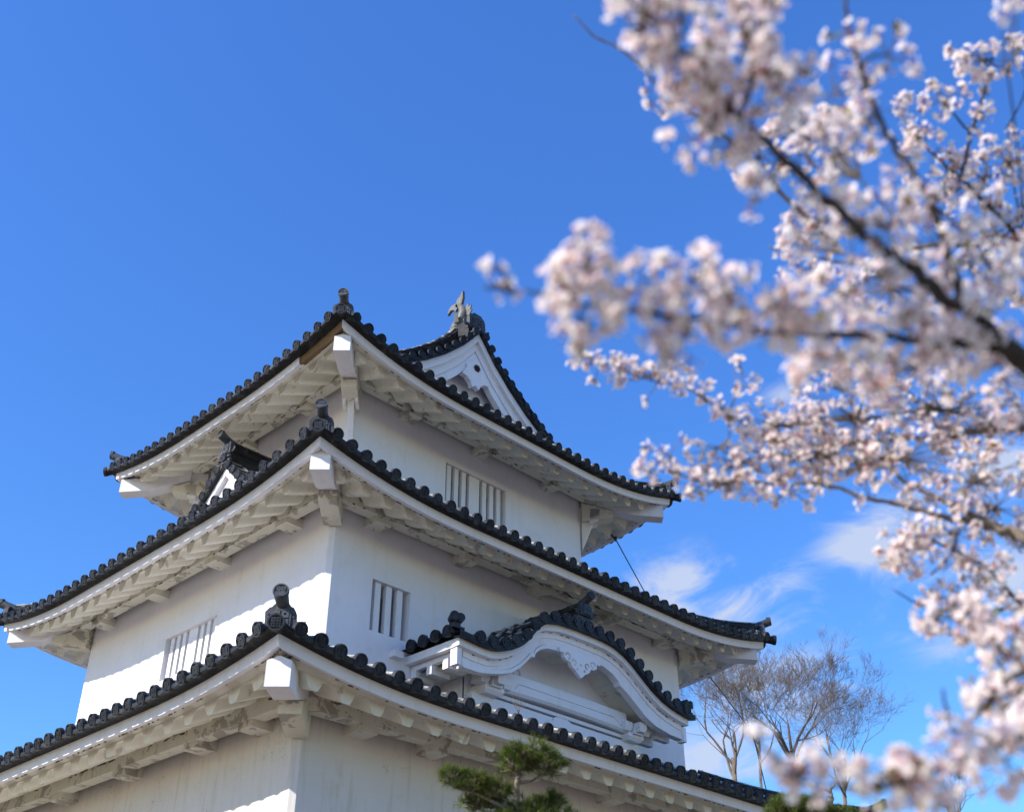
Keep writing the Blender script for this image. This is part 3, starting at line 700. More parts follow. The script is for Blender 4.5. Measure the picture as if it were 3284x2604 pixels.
for x, q in ((.42, -1), (6.36, 1)):       # twin cylinder ornament on each low corner
    mb = MB(); d1 = np.array([q*.45, -1, 0]); d1 /= np.linalg.norm(d1)
    for ox in (-.062, .062):
        c = np.array([x+ox+.03, -2.62, 8.42]); mb.tube([c-d1*.08, c+d1*.10+UP*.02], [.065, .078], n=12); mb.tube([c+d1*.10+UP*.02, c+d1*.112+UP*.02], [.058, .055], n=12)
    mb.box((x+.03, -2.60, 8.32), ((.07, 0, 0), (0, .06, 0), (0, 0, .07))); mb.box((x+.03, -2.62, 8.27), ((.12, 0, 0), (0, .08, 0), (0, 0, .02)))
    part(mb, 'corner_ornament_tile', M_disc, KG)
def kband(name, y0, y1, top, bot, xr, mat=M_trim):
    mb = MB(); G = [[(x, y0, top(x)), (x, y0, bot(x)), (x, y1, bot(x)), (x, y1, top(x)), (x, y0, top(x))] for x in xs if xr[0] <= x <= xr[1]]
    mb.grid(G, 0, False); mb.add(G[0][:4], [(0, 1, 2, 3)]); mb.add(G[-1][:4], [(0, 1, 2, 3)]); return part(mb, name, mat, KG)
kband('gable_fascia', -2.72, -2.60, kz, lambda x: kz(x)-.125, (.44, 6.31))
kband('bargeboard', -2.62, -2.52, lambda x: kz(x)-.06, lambda x: min(kz(x)-.125-.10, kz(x)-.2), (.56, 6.22))
kband('bargeboard', -2.60, -2.50, lambda x: kz(x)-.2, lambda x: bz(x)+.075, (.56, 6.22))
kband('bargeboard', -2.62, -2.48, lambda x: bz(x)+.068, bz, (.56, 6.22))
mb = MB(); x = .7
while x < 6.1:
    x += random.uniform(.02, .2)*random.choice([1, 1, 3]); ln = random.uniform(.008, .035); sl = (kz(x+.05)-kz(x-.05))/.1
    mb.box((x, -2.622, kz(x)-.133), ((ln, 0, ln*sl), (0, .006, 0), (0, 0, random.uniform(.003, .009))))
part(mb, 'mould_line', M_mould, KG)
for x0, x1 in ((.46, .56), (6.22, 6.30)):
    mb = MB(); mb.box(((x0+x1)/2, -2.58, 7.83), (((x1-x0)/2, 0, 0), (0, .075, 0), (0, 0, .135))); part(mb, 'bargeboard_end', M_trim, KG)
# side eaves of the gable: fascia running back to the wall with little rafters under it
for x, q in ((.44, -1), (6.31, 1)):
    mb = MB(); mb.hexa([(x, -2.60, 7.97), (x, -1.44, 7.97), (x+q*-.10, -1.44, 7.97), (x-q*.10, -2.60, 7.97), (x, -2.60, 8.10), (x, -1.44, 8.10), (x-q*.1, -1.44, 8.10), (x-q*.1, -2.60, 8.10)])
    part(mb, 'gable_fascia', M_trim, KG)
    mb = MB(); mb.box((x-q*.17, -1.98, 7.95), ((.04, 0, 0), (0, .53, 0), (0, 0, .07))); part(mb, 'side_board', M_trim, KG)
    for y in (-2.28, -1.90, -1.52):
        mb = MB(); mb.box((x-q*.32, y, 7.83), ((.20, 0, 0), (0, .06, 0), (0, 0, .10))); part(mb, 'gable_rafter', M_trim, KG)
mb = MB(); mb.grid([[(x, -2.5, bz(x)+.12), (x, -1.44, bz(x)+.12)] for x in xs if .6 < x < 6.2], 0, True); part(mb, 'gable_soffit', M_soff, KG)
mb = MB(); mb.grid([[(x, -1.95, 7.2), (x, -1.95, bz(x)+.13)] for x in xs if 1.25 < x < 5.55], 0, False)
mb.grid([[(1.25, -1.95, 6.9), (1.25, -1.95, bz(1.25)+.13)], [(1.25, -1.44, 6.9), (1.25, -1.44, bz(1.25)+.13)]], 0, False)
mb.grid([[(5.55, -1.95, 6.9), (5.55, -1.95, 7.95)], [(5.55, -1.44, 6.9), (5.55, -1.44, 7.95)]], 0, False); part(mb, 'gable_wall', M_wall, KG)
mb = MB(); mb.hexa([(1.32, -2.10, 6.9), (5.60, -2.10, 6.9), (5.60, -1.96, 6.9), (1.32, -1.96, 6.9), (1.32, -2.10, 7.60), (5.60, -2.10, 7.60), (5.60, -1.96, 7.60), (1.32, -1.96, 7.60)]); part(mb, 'lower_wall_panel', M_wall, KG)
# rainbow beam with sunk panel and rounded ends
mb = MB(); bx = np.linspace(1.95, 5.05, 31); hump = lambda x: .03*(1-((x-3.5)/1.55)**2)
mb.grid([[(x, -2.24, 8.05+hump(x)*.3), (x, -2.26, 8.0), (x, -2.26, 7.74+hump(x)), (x, -2.22, 7.70+hump(x)), (x, -1.98, 7.70+hump(x))] for x in bx], 0, False)
mb.grid([[(x, -2.24, 8.05+hump(x)*.3), (x, -1.95, 8.06+hump(x)*.3)] for x in bx], 0, False)
for sgn in (0, 1):
    x = bx[0] if sgn == 0 else bx[-1]; mb.add([(x, -2.24, 8.05), (x, -2.26, 8.0), (x, -2.26, 7.74), (x, -2.22, 7.70), (x, -1.95, 7.70), (x, -1.95, 8.06)], [(0, 1, 2, 3, 4, 5)])
lp = [(2.15, 7.80), (2.25, 7.90), (4.7, 7.90), (4.9, 7.78)]
for i in range(3): A = np.array([lp[i][0], -2.265, lp[i][1]]); B = np.array([lp[i+1][0], -2.265, lp[i+1][1]]); mb.tube([A, B], .008, n=5)
part(mb, 'rainbow_beam', M_trim, KG)
mb = MB(); mb.box((3.5, -2.0, 7.655), ((1.75, 0, 0), (0, .14, 0), (0, 0, .03))); part(mb, 'beam_sill', M_trim, KG)
for xc in (1.66, 5.28):                    # stacked bearing blocks under the board
    mb = MB()
    def blk(x, y, z, hx, hy, hz, tp=.75): mb.hexa([(x-hx*tp, y-hy*tp, z-hz), (x+hx*tp, y-hy*tp, z-hz), (x+hx*tp, y+hy*tp, z-hz), (x-hx*tp, y+hy*tp, z-hz), (x-hx, y-hy, z-hz*.1), (x+hx, y-hy, z-hz*.1), (x+hx, y+hy, z-hz*.1), (x-hx, y+hy, z-hz*.1)]); mb.box((x, y, z+hz*.45), ((hx, 0, 0), (0, hy, 0), (0, 0, hz*.55)))
    blk(xc, -2.08, 7.66, .22, .2, .07); mb.box((xc, -2.1, 7.76), ((.12, 0, 0), (0, .24, 0), (0, 0, .07))); mb.box((xc, -2.15, 7.78), ((.34, 0, 0), (0, .08, 0), (0, 0, .05)))
    blk(xc+.26, -2.22, 7.80, .10, .12, .08); blk(xc-.26, -2.22, 7.80, .10, .12, .08); blk(xc, -2.36, 7.80, .10, .10, .08)
    part(mb, 'bearing_block', M_trim, KG)
mb = MB()      # frog-leg strut on the sill, and pendant scroll below the board
pr = [(-.36, 0), (-.34, .05), (-.25, .06), (-.2, .13), (-.1, .16), (.1, .16), (.2, .13), (.25, .06), (.34, .05), (.36, 0), (.2, -.03), (-.2, -.03)]
mb.prism([(3.45+x, -2.13, 7.47+z) for x, z in pr], (0, .06, 0)); part(mb, 'strut_carving', M_trim, KG)
mb = MB(); pr = [(-.55, .10), (-.52, .03), (-.44, .04), (-.42, -.05), (-.34, -.09), (-.27, -.09), (-.22, -.17), (-.12, -.22), (0, -.32), (.12, -.22), (.22, -.17), (.27, -.09), (.34, -.09), (.42, -.05), (.44, .04), (.52, .03), (.55, .10), (.3, .16), (0, .12), (-.3, .16)]
mb.prism([(3.37+x, -2.66, 8.50+z) for x, z in pr], (0, .07, 0))
for s_ in (-1, 1):
    for (cx_, cz_, r_) in ((.33, .0, .055), (.17, -.07, .05)):
        mb.tube([(3.37+s_*(cx_+r_*math.cos(q)), -2.665, 8.50+cz_+r_*math.sin(q)) for q in np.linspace(0, 4.6, 9)], .010, n=5, up=(0, 1, 0), mat=1)
    mb.tube([(3.37+s_*.09, -2.66, 8.33), (3.37+s_*.09, -2.672, 8.33)], .022, n=5, mat=1)
mb.tube([(3.37, -2.66, 8.42), (3.37, -2.672, 8.42)], .025, n=6, mat=1)
part(mb, 'pendant_scroll', [M_trim, M_worn], KG)
mb = MB()
mb.tube([(2.05, -1.96, 8.02), (2.12, -1.965, 8.10), (2.22, -1.965, 8.09), (2.26, -1.965, 8.22), (2.40, -1.965, 8.27), (2.5, -1.965, 8.38)], .022, n=6, up=(0, 1, 0))
mb.tube([(2.5+.09*math.cos(q), -1.965, 8.22+.09*math.sin(q)) for q in np.linspace(1.5, -3, 9)], .010, n=5, up=(0, 1, 0))
part(mb, 'wall_carving', M_trim, KG)
mb = MB()
for hw, z0, z1 in ((.20, -.02, .10), (.13, .10, .20), (.155, .20, .22), (.115, .22, .33), (.14, .33, .35), (.105, .35, .42)):
    mb.box((3.37, -2.09, 9.06+(z0+z1)/2), ((hw, 0, 0), (0, .65, 0), (0, 0, (z1-z0)/2)))
tile_row(mb, [(3.37, -2.74, 9.50), (3.37, -2.1, 9.49), (3.37, -1.44, 9.49)], .08)
part(mb, 'gable_ridge', M_tile, KG)
mb = MB(); oni(mb, (3.37, -2.80, 9.27), (0, -1, 0), .78); mb.prism([(3.37+x, -2.80, 9.06+z) for x, z in ((-.30, -.02), (-.24, .12), (-.17, .22), (.17, .22), (.24, .12), (.30, -.02))], (0, .10, 0)); part(mb, 'ridge_end_tile', M_orn, KG)
mb = MB(); mb.box((.20, -1.5, 8.06), ((.10, 0, 0), (0, .07, 0), (0, 0, .05))); part(mb, 'wall_flashing', M_trim, KG)

# ---- stone base and lightning cable
mb = MB(); a = [(T1.x0-.25, T1.y0-.25), (T1.x1+.25, T1.y0-.25), (T1.x1+.25, T1.y1+.25), (T1.x0-.25, T1.y1+.25)]; b = [(T1.x0-1.2, T1.y0-1.2), (T1.x1+1.2, T1.y0-1.2), (T1.x1+1.2, T1.y1+1.2), (T1.x0-1.2, T1.y1+1.2)]
mb.hexa([(x, y, -.1) for x, y in b]+[(x, y, 3.2) for x, y in a]); part(mb, 'stone_base', M_stone)
mb = MB(); cp = [(7.85, .2, 13.56), (8.0, .11, 13.42), (8.3, .03, 12.93), (9.0, .14, 12.43), (9.5, .18, 12.05), (9.75, -.3, 11.2), (9.15, -1.18, 10.3), (9.3, -1.23, 10.11), (9.6, -1.31, 9.81), (10.4, -1.5, 9.0), (11.2, -1.7, 4), (11.3, -1.7, 0)]
mb.tube(cp, [.014]*7+[.012]*3+[.008]*2, n=6)
for q in ((8.0, .11, 13.42), (9.32, -1.235, 10.09)): mb.tube([np.array(q)+UP*.05, np.array(q)-UP*.05], .035, n=8)
mb.tube([(7.82, .22, 13.60), (8.0, .11, 13.42)], .022, n=6)
part(mb, 'lightning_cable', M_cable)
# ================================================================ bare trees behind
def grow(mb, tw, p, d, L, r, lvl, maxl, rng, spread, upw):
    n = 4; pts = [p]; dd = d.copy()
    for i in range(n):
        dd = dd+np.array([rng.gauss(0, .10), rng.gauss(0, .10), rng.gauss(0, .06)])+UP*upw*.25; dd /= np.linalg.norm(dd); pts.append(pts[-1]+dd*L/n)
    r2 = r*.62
    (mb if lvl < 4 else tw).tube(pts, np.linspace(r, r2, n+1), n=(7 if lvl < 2 else 4 if lvl < 4 else 3), cap=False)
    if lvl >= maxl: return
    k = rng.choice([2, 3, 3]) if lvl < maxl-1 else rng.choice([3, 4])
    for j in range(k):
        fr = 1. if j < 2 else rng.uniform(.4, .9)
        q = pts[-1] if j < 2 else np.array([np.interp(fr*n, range(n+1), np.array(pts)[:, i]) for i in range(3)])
        ax = np.array([rng.gauss(0, 1), rng.gauss(0, 1), rng.gauss(0, .5)]); ax -= ax@dd*dd; ax /= np.linalg.norm(ax)
        a = rng.uniform(.55, 1.25)*spread; nd = dd*math.cos(a)+ax*math.sin(a)+UP*upw*.3; nd /= np.linalg.norm(nd)
        grow(mb, tw, q, nd, L*rng.uniform(.62, .88), max(.0042, r2*rng.uniform(.6, .85)), lvl+1, maxl, rng, spread, upw)
def bare_tree(base, fork, L0, r0, seed, label, spread=.62, maxl=7, upw=.22, nstart=4):
    rng = random.Random(seed); base = np.array(base, float); fork = np.array(fork, float)
    t = thing('bare_tree', tuple(base), label, 'tree', 'leafless trees behind the keep')
    mb = MB(); tw = MB(); mid = (base+fork)/2+np.array([rng.gauss(0, .2), rng.gauss(0, .2), 0])
    mb.tube([base-UP*.2, mid, fork], [r0*1.35, r0*1.1, r0], n=9)
    for k in range(nstart):
        a = 2*math.pi*(k+rng.random()*.6)/nstart; d = np.array([math.cos(a)*.55, math.sin(a)*.55, 1.]); d /= np.linalg.norm(d)
        grow(mb, tw, fork-UP*rng.uniform(0, .8), d, L0*rng.uniform(.85, 1.1), r0*.6, 1, maxl, rng, spread, upw)
    for nm, b in (('trunk', mb), ('twigs', tw)):
        o = b.build(nm, M_bare, t, root=tuple(base))
bare_tree((20.39, 5.57, 0), (20.08, 5.45, 11.75), 1.25, 0.075, 3, 'slender leafless tree nearest the right edge of the white keep', maxl=7, nstart=5, spread=0.72)
bare_tree((24.4, 7.35, 0), (23.97, 6.86, 13.29), 1.1, 0.05, 8, 'thin leafless tree with one straight pale stem between two wider ones', maxl=6, spread=0.5)
bare_tree((23.13, 5.78, 0), (23.1, 5.08, 12.49), 1.4, 0.1, 12, 'tall wide leafless tree whose fan of branches tops the others', maxl=8, spread=0.66, nstart=6)
bare_tree((32.36, 8.97, 0), (32.12, 8.2, 13.89), 1.4, 0.08, 21, 'dense bushy leafless tree lower and right of the tall one', maxl=7, spread=0.75, nstart=6)
bare_tree((34.08, 5.04, 0), (34.01, 4.66, 11.95), 0.95, 0.09, 33, 'small sparse leafless tree low at the bottom right under the blossom', maxl=6, spread=0.7)
# ================================================================ cloud-pruned pines
def tuft(mb, c, d, n, ln, rng, w=.0035):
    d = d/np.linalg.norm(d); V = []; F = []
    for k in range(n):
        a = np.array([rng.gauss(0, 1) for _ in range(3)]); a /= np.linalg.norm(a); q = d*1.0+a*.85; q /= np.linalg.norm(q)
        s = np.cross(q, [rng.gauss(0, 1) for _ in range(3)]); s /= np.linalg.norm(s)+1e-9; l = ln*rng.uniform(.7, 1.15); b = c+d*rng.uniform(-.03, .03)
        i = len(V); V += [b-s*w*.5, b+s*w*.5, b+q*l+UP*(-.004)]; F.append((i, i+1, i+2))
    mb.add(V, F)
def pine(base, spine, pads, limbs, label, seed):
    rng = random.Random(seed)
    t = thing('pine_tree', tuple(base), label, 'pine tree', 'pruned pines below the eaves'); root = tuple(base)
    mb = MB(); p = np.array([s[:3] for s in spine]); L = np.linspace(0, len(p)-1, len(p)*5); q = np.array([[np.interp(l, range(len(p)), p[:, i]) for i in range(3)] for l in L])
    q += np.array([[rng.gauss(0, .006) for _ in range(3)] for _ in L]); mb.tube(q, np.interp(L, range(len(p)), [s[3] for s in spine])*np.array([rng.uniform(.9, 1.1) for _ in L]), n=9)
    mb.build('trunk', M_pinebark, t, root=root)
    for l in limbs:
        mb = MB(); p = np.array([s[:3] for s in l]); mb.tube(p, [s[3] for s in l], n=7); mb.build('limb', M_pinebark, t, root=root)
    for (c, ax, n) in pads:      # ax: half extents along camera-right-ish, depth-ish, up
        mb = MB(); cn = MB(); c = np.array(c); stems = []
        for k in range(n):
            while True:
                u = np.array([rng.uniform(-1, 1) for _ in range(3)]); rr = np.linalg.norm(u)
                if rr < 1 and (u[2] > -.75) and rr > .35 and rng.random() < .35+.65*max(0, u[2]+.2)+.3*rr: break
            off = u[0]*ax[0]*PR+u[1]*ax[1]*PF+UP*u[2]*ax[2]; d = np.array([off[0], off[1], off[2]+.25*ax[0]+.03]); 
            q = c+off; tuft(mb, q, d+np.array([rng.gauss(0, .05) for _ in range(3)]), 34, .085, rng)
            if rng.random() < .5: cn.tube([q-d/np.linalg.norm(d)*.06, q], [.006, .004], n=4)
            if rng.random() < .16 and u[2] > .1: cn.tube([q, q+UP*.035+off*.02], [.006, .003], n=4, mat=1)
            if k % 3 == 0: cn.tube([c+off*.15-UP*ax[2]*.5, c+off*.6-UP*ax[2]*.25, q], [.009, .006, .004], n=4)
        f = mb.build('needle_pad', M_needle, t, root=root); ROOTLOC[f.name] = root
        cn.build('pad_twigs', [M_pinebark, M_candle], f, root=root)
PR = np.array([_r[0], _r[1], 0]); PF = np.array([_fw[0], _fw[1], 0])/math.hypot(_fw[0], _fw[1])
pine((-3.19, -7.727, 0), [(-3.19, -7.727, 0, 0.085), (-3.128, -7.527, 1.62, 0.07), (-3.279, -7.573, 3.737, 0.045), (-3.391, -7.688, 3.984, 0.026), (-3.452, -7.743, 4.109, 0.022), (-3.511, -7.809, 4.246, 0.026), (-3.539, -7.85, 4.32, 0.016)],
  [((-3.597, -7.848, 4.383), (0.18, 0.2, 0.11), 80), ((-3.394, -8.044, 4.37), (0.19, 0.2, 0.11), 80), ((-3.541, -7.98, 4.463), (0.22, 0.2, 0.09), 75), ((-3.934, -7.412, 4.284), (0.13, 0.15, 0.07), 55), ((-3.787, -7.516, 4.234), (0.17, 0.17, 0.085), 80), ((-3.629, -7.631, 4.184), (0.15, 0.15, 0.085), 70), ((-3.558, -7.39, 4.122), (0.2, 0.16, 0.07), 80), ((-3.257, -7.725, 4.059), (0.25, 0.2, 0.09), 100), ((-3.08, -7.828, 4.159), (0.13, 0.13, 0.05), 50), ((-3.39, -7.645, 3.935), (0.35, 0.25, 0.1), 120), ((-3.142, -7.921, 3.96), (0.2, 0.2, 0.08), 60)],
  [[(-3.502, -7.807, 4.234, 0.018), (-3.43, -7.892, 4.246, 0.013), (-3.365, -8.015, 4.308, 0.008)], [(-3.397, -7.683, 3.985, 0.022), (-3.557, -7.601, 4.072, 0.02), (-3.718, -7.511, 4.153, 0.015), (-3.873, -7.393, 4.197, 0.01), (-3.993, -7.323, 4.253, 0.005)], [(-3.4, -7.692, 3.997, 0.014), (-3.29, -7.838, 4.035, 0.01), (-3.095, -7.862, 4.121, 0.006)]], 'pine with rounded needle pads on a crooked trunk below the curved gable', 1)
pine((0.566, -8.514, 0), [(0.566, -8.514, 0, 0.08), (0.52, -8.559, 2.614, 0.05), (0.423, -8.649, 4.493, 0.026), (0.366, -8.711, 4.623, 0.024), (0.324, -8.73, 4.689, 0.02), (0.336, -8.788, 4.739, 0.01)],
  [((0.094, -8.372, 4.557), (0.2, 0.2, 0.1), 110), ((0.268, -8.534, 4.54), (0.2, 0.2, 0.11), 100), ((0.069, -8.285, 4.49), (0.22, 0.2, 0.08), 80), ((0.224, -8.411, 4.457), (0.3, 0.22, 0.1), 110), ((0.529, -8.723, 4.456), (0.2, 0.2, 0.08), 60)],
  [[(0.456, -8.617, 4.423, 0.018), (0.299, -8.504, 4.473, 0.014), (0.117, -8.349, 4.507, 0.007)], [(0.328, -8.726, 4.681, 0.012), (0.278, -8.691, 4.698, 0.006), (0.259, -8.66, 4.686, 0.004)]], 'pine top peeking over the bottom edge near the low end of the roof', 2)
WEED = (1.26, -3.2, 6.959)
# dry weed rooted in the roof tiles
rng = random.Random(5); wb = np.array(WEED)
mb = MB()
for k in range(16):
    a = rng.uniform(0, 6.28); p = [wb+UP*0, wb+np.array([math.cos(a)*.03, math.sin(a)*.03, .08]), wb+np.array([math.cos(a)*rng.uniform(.05, .16), math.sin(a)*rng.uniform(.05, .16), rng.uniform(.13, .3)])]
    mb.tube(p, [.0022, .0016, .001], n=3, cap=False)
    for j in range(2):
        q = p[1]+(p[2]-p[1])*rng.uniform(.2, .9); mb.tube([q, q+np.array([rng.gauss(0, .04), rng.gauss(0, .04), rng.uniform(.02, .06)])], .001, n=3, cap=False)
w = mb.build('dry_weed', M_twig); tag(w, 'small dry weed sprouting from the lowest roof tiles below the curved gable', 'weed')

# ================================================================ cherry tree in blossom
CH_BASE = (-6.33, -14.226, 0)
CH_TRUNK = [(-6.33, -14.226, 0, 0.17), (-6.415, -14.106, 1.429, 0.14), (-6.63, -14.026, 3.175, 0.12), (-6.586, -14.433, 4.115, 0.08), (-6.716, -14.75, 5.334, 0.05)]
CH_BRANCHES = [
 ([(-6.63, -14.026, 3.175, 0.06), (-8.007, -14.202, 3.227, 0.036), (-8.41, -14.213, 3.223, 0.025), (-8.527, -14.202, 3.248, 0.018), (-8.66, -14.178, 3.277, 0.015), (-8.796, -14.146, 3.301, 0.013), (-8.898, -14.107, 3.37, 0.012), (-9.003, -14.072, 3.449, 0.011), (-9.087, -14.046, 3.513, 0.01), (-9.167, -14.016, 3.569, 0.009), (-9.283, -14.01, 3.599, 0.007), (-9.389, -14.013, 3.626, 0.006), (-9.469, -13.988, 3.688, 0.005), (-9.556, -13.97, 3.764, 0.004)], 32, 0.075, 0.0175, 0),
 ([(-8.406, -14.212, 3.218, 0.018), (-8.543, -14.137, 3.197, 0.012), (-8.669, -14.076, 3.177, 0.01), (-8.774, -14.032, 3.153, 0.009), (-8.904, -13.956, 3.123, 0.008), (-9.02, -13.902, 3.101, 0.007), (-9.067, -13.868, 3.116, 0.006), (-9.214, -13.787, 3.099, 0.006), (-9.338, -13.729, 3.081, 0.005), (-9.369, -13.702, 3.086, 0.004), (-9.412, -13.666, 3.093, 0.003)], 62, 0.07, 0.0185, 0),
 ([(-9.412, -13.666, 3.093, 0.003), (-9.458, -13.633, 3.11, 0.003), (-9.492, -13.602, 3.114, 0.002), (-9.53, -13.575, 3.126, 0.002)], 0, 0.02, 0.017, 0),
 ([(-8.382, -14.14, 3.389, 0.012), (-8.484, -14.165, 3.621, 0.01), (-8.538, -14.17, 3.685, 0.009), (-8.575, -14.148, 3.795, 0.008), (-8.658, -14.146, 3.884, 0.007), (-8.726, -14.156, 3.969, 0.007), (-8.773, -14.168, 4.033, 0.006), (-8.813, -14.182, 4.093, 0.005), (-8.86, -14.22, 4.185, 0.004)], 24, 0.055, 0.0165, 0),
 ([(-7.631, -13.507, 4.451, 0.01), (-7.799, -13.4, 4.705, 0.008), (-8.002, -13.338, 4.861, 0.007), (-8.246, -13.296, 4.902, 0.006), (-8.358, -13.253, 4.978, 0.005), (-8.441, -13.232, 5.047, 0.005), (-8.513, -13.201, 5.093, 0.004), (-8.584, -13.157, 5.123, 0.004), (-8.644, -13.138, 5.169, 0.003), (-8.678, -13.129, 5.197, 0.002)], 6, 0.04, 0.0165, 1),
 ([(-6.63, -14.026, 3.075, 0.05), (-6.238, -13.737, 4.084, 0.02), (-6.298, -13.593, 4.179, 0.012), (-6.497, -13.241, 4.202, 0.009), (-6.711, -13.006, 4.185, 0.008), (-6.856, -12.853, 4.179, 0.007), (-7.064, -12.787, 4.154, 0.006), (-7.177, -12.724, 4.21, 0.005), (-7.367, -12.711, 4.221, 0.004), (-7.48, -12.651, 4.281, 0.004), (-7.607, -12.548, 4.31, 0.003), (-7.728, -12.468, 4.358, 0.003), (-7.822, -12.376, 4.362, 0.002)], 50, 0.075, 0.016, 1),
 ([(-6.63, -14.026, 3.075, 0.05), (-6.341, -13.628, 3.529, 0.035), (-6.403, -13.503, 3.647, 0.024), (-6.45, -13.376, 3.745, 0.018), (-6.59, -13.26, 3.774, 0.011), (-6.704, -13.171, 3.804, 0.009), (-6.85, -13.056, 3.841, 0.008), (-6.999, -12.946, 3.886, 0.007), (-7.099, -12.841, 3.883, 0.006), (-7.232, -12.721, 3.9, 0.005), (-7.34, -12.603, 3.892, 0.004), (-7.421, -12.544, 3.917, 0.003), (-7.53, -12.456, 3.942, 0.002)], 24, 0.075, 0.016, 1),
 ([(-6.403, -13.503, 3.647, 0.018), (-6.406, -13.409, 3.732, 0.014), (-6.598, -13.296, 3.822, 0.01), (-6.702, -13.194, 3.919, 0.008), (-6.761, -13.124, 3.999, 0.007), (-6.907, -12.999, 4.025, 0.005), (-7.024, -12.887, 4.034, 0.004), (-7.174, -12.749, 4.051, 0.003)], 45, 0.09, 0.016, 1),
 ([(-6.63, -14.026, 3.175, 0.06), (-6.567, -14.032, 4.765, 0.02), (-6.61, -13.899, 4.852, 0.012), (-6.766, -13.744, 4.857, 0.011), (-6.936, -13.563, 4.849, 0.009), (-7.028, -13.421, 4.797, 0.007), (-7.11, -13.327, 4.787, 0.006), (-7.255, -13.208, 4.818, 0.004), (-7.389, -13.101, 4.849, 0.003)], 12, 0.05, 0.016, 1),
 ([(-6.61, -13.899, 4.852, 0.012), (-6.769, -13.863, 4.988, 0.009), (-6.904, -13.822, 5.092, 0.008), (-6.937, -13.869, 5.179, 0.007), (-6.963, -13.923, 5.266, 0.007), (-6.974, -13.984, 5.344, 0.006), (-7.003, -14.059, 5.457, 0.005), (-7.025, -14.101, 5.527, 0.003)], 18, 0.06, 0.016, 0),
 ([(-6.963, -13.923, 5.266, 0.006), (-7.019, -13.906, 5.309, 0.005), (-7.102, -13.886, 5.379, 0.003)], 20, 0.05, 0.016, 0),
 ([(-6.904, -13.822, 5.092, 0.006), (-7.054, -13.766, 5.196, 0.005), (-7.175, -13.739, 5.301, 0.004), (-7.228, -13.733, 5.353, 0.003)], 32, 0.06, 0.016, 0),
 ([(-6.61, -13.899, 4.852, 0.008), (-6.628, -13.933, 5.092, 0.004), (-6.72, -13.988, 5.252, 0.003), (-6.781, -14.024, 5.358, 0.002)], 20, 0.09, 0.016, 0),
 ([(-6.63, -14.026, 3.075, 0.05), (-6.341, -13.585, 3.299, 0.02), (-6.393, -13.429, 3.373, 0.008), (-6.512, -13.29, 3.354, 0.006), (-6.611, -13.2, 3.365, 0.005), (-6.683, -13.138, 3.378, 0.004), (-6.789, -13.082, 3.434, 0.002)], 16, 0.06, 0.016, 0),
 ([(-6.498, -13.516, 3.215, 0.012), (-6.664, -13.475, 3.352, 0.007), (-6.668, -13.41, 3.471, 0.006), (-6.801, -13.332, 3.534, 0.005), (-6.894, -13.267, 3.565, 0.004), (-6.91, -13.178, 3.487, 0.003)], 36, 0.07, 0.016, 0),
 ([(-6.63, -14.026, 2.825, 0.05), (-7.716, -13.95, 2.452, 0.02), (-8.157, -13.943, 2.378, 0.011), (-8.246, -13.898, 2.336, 0.01), (-8.331, -13.863, 2.3, 0.008), (-8.429, -13.815, 2.264, 0.006), (-8.532, -13.762, 2.229, 0.005), (-8.601, -13.687, 2.225, 0.004), (-8.655, -13.641, 2.234, 0.003), (-8.702, -13.616, 2.259, 0.002)], 56, 0.045, 0.0165, 0),
 ([(-7.638, -13.946, 2.546, 0.012), (-7.886, -13.911, 2.597, 0.009), (-7.937, -13.84, 2.576, 0.007), (-7.951, -13.768, 2.514, 0.006), (-7.975, -13.705, 2.473, 0.005), (-8.021, -13.716, 2.535, 0.004), (-8.039, -13.726, 2.566, 0.003)], 20, 0.05, 0.0165, 0),
 ([(-7.372, -13.903, 2.757, 0.012), (-7.551, -13.797, 2.839, 0.008), (-7.539, -13.696, 2.901, 0.006), (-7.625, -13.619, 2.913, 0.004), (-7.683, -13.555, 2.907, 0.003)], 34, 0.06, 0.0165, 0),
 ([(-6.63, -14.026, 3.175, 0.06), (-7.883, -14.257, 3.517, 0.015), (-8.013, -14.187, 3.585, 0.008), (-8.127, -14.155, 3.676, 0.006), (-8.226, -14.138, 3.767, 0.005), (-8.324, -14.102, 3.835, 0.004)], 22, 0.1, 0.0165, 0),
 ([(-9.167, -14.016, 3.569, 0.006), (-9.188, -14.084, 3.666, 0.005), (-9.211, -14.137, 3.749, 0.004), (-9.258, -14.167, 3.832, 0.003)], 34, 0.06, 0.0165, 0),
 ([(-6.607, -13.332, 3.687, 0.006), (-6.681, -13.296, 3.546, 0.005), (-6.705, -13.212, 3.482, 0.004)], 20, 0.05, 0.016, 0),
]
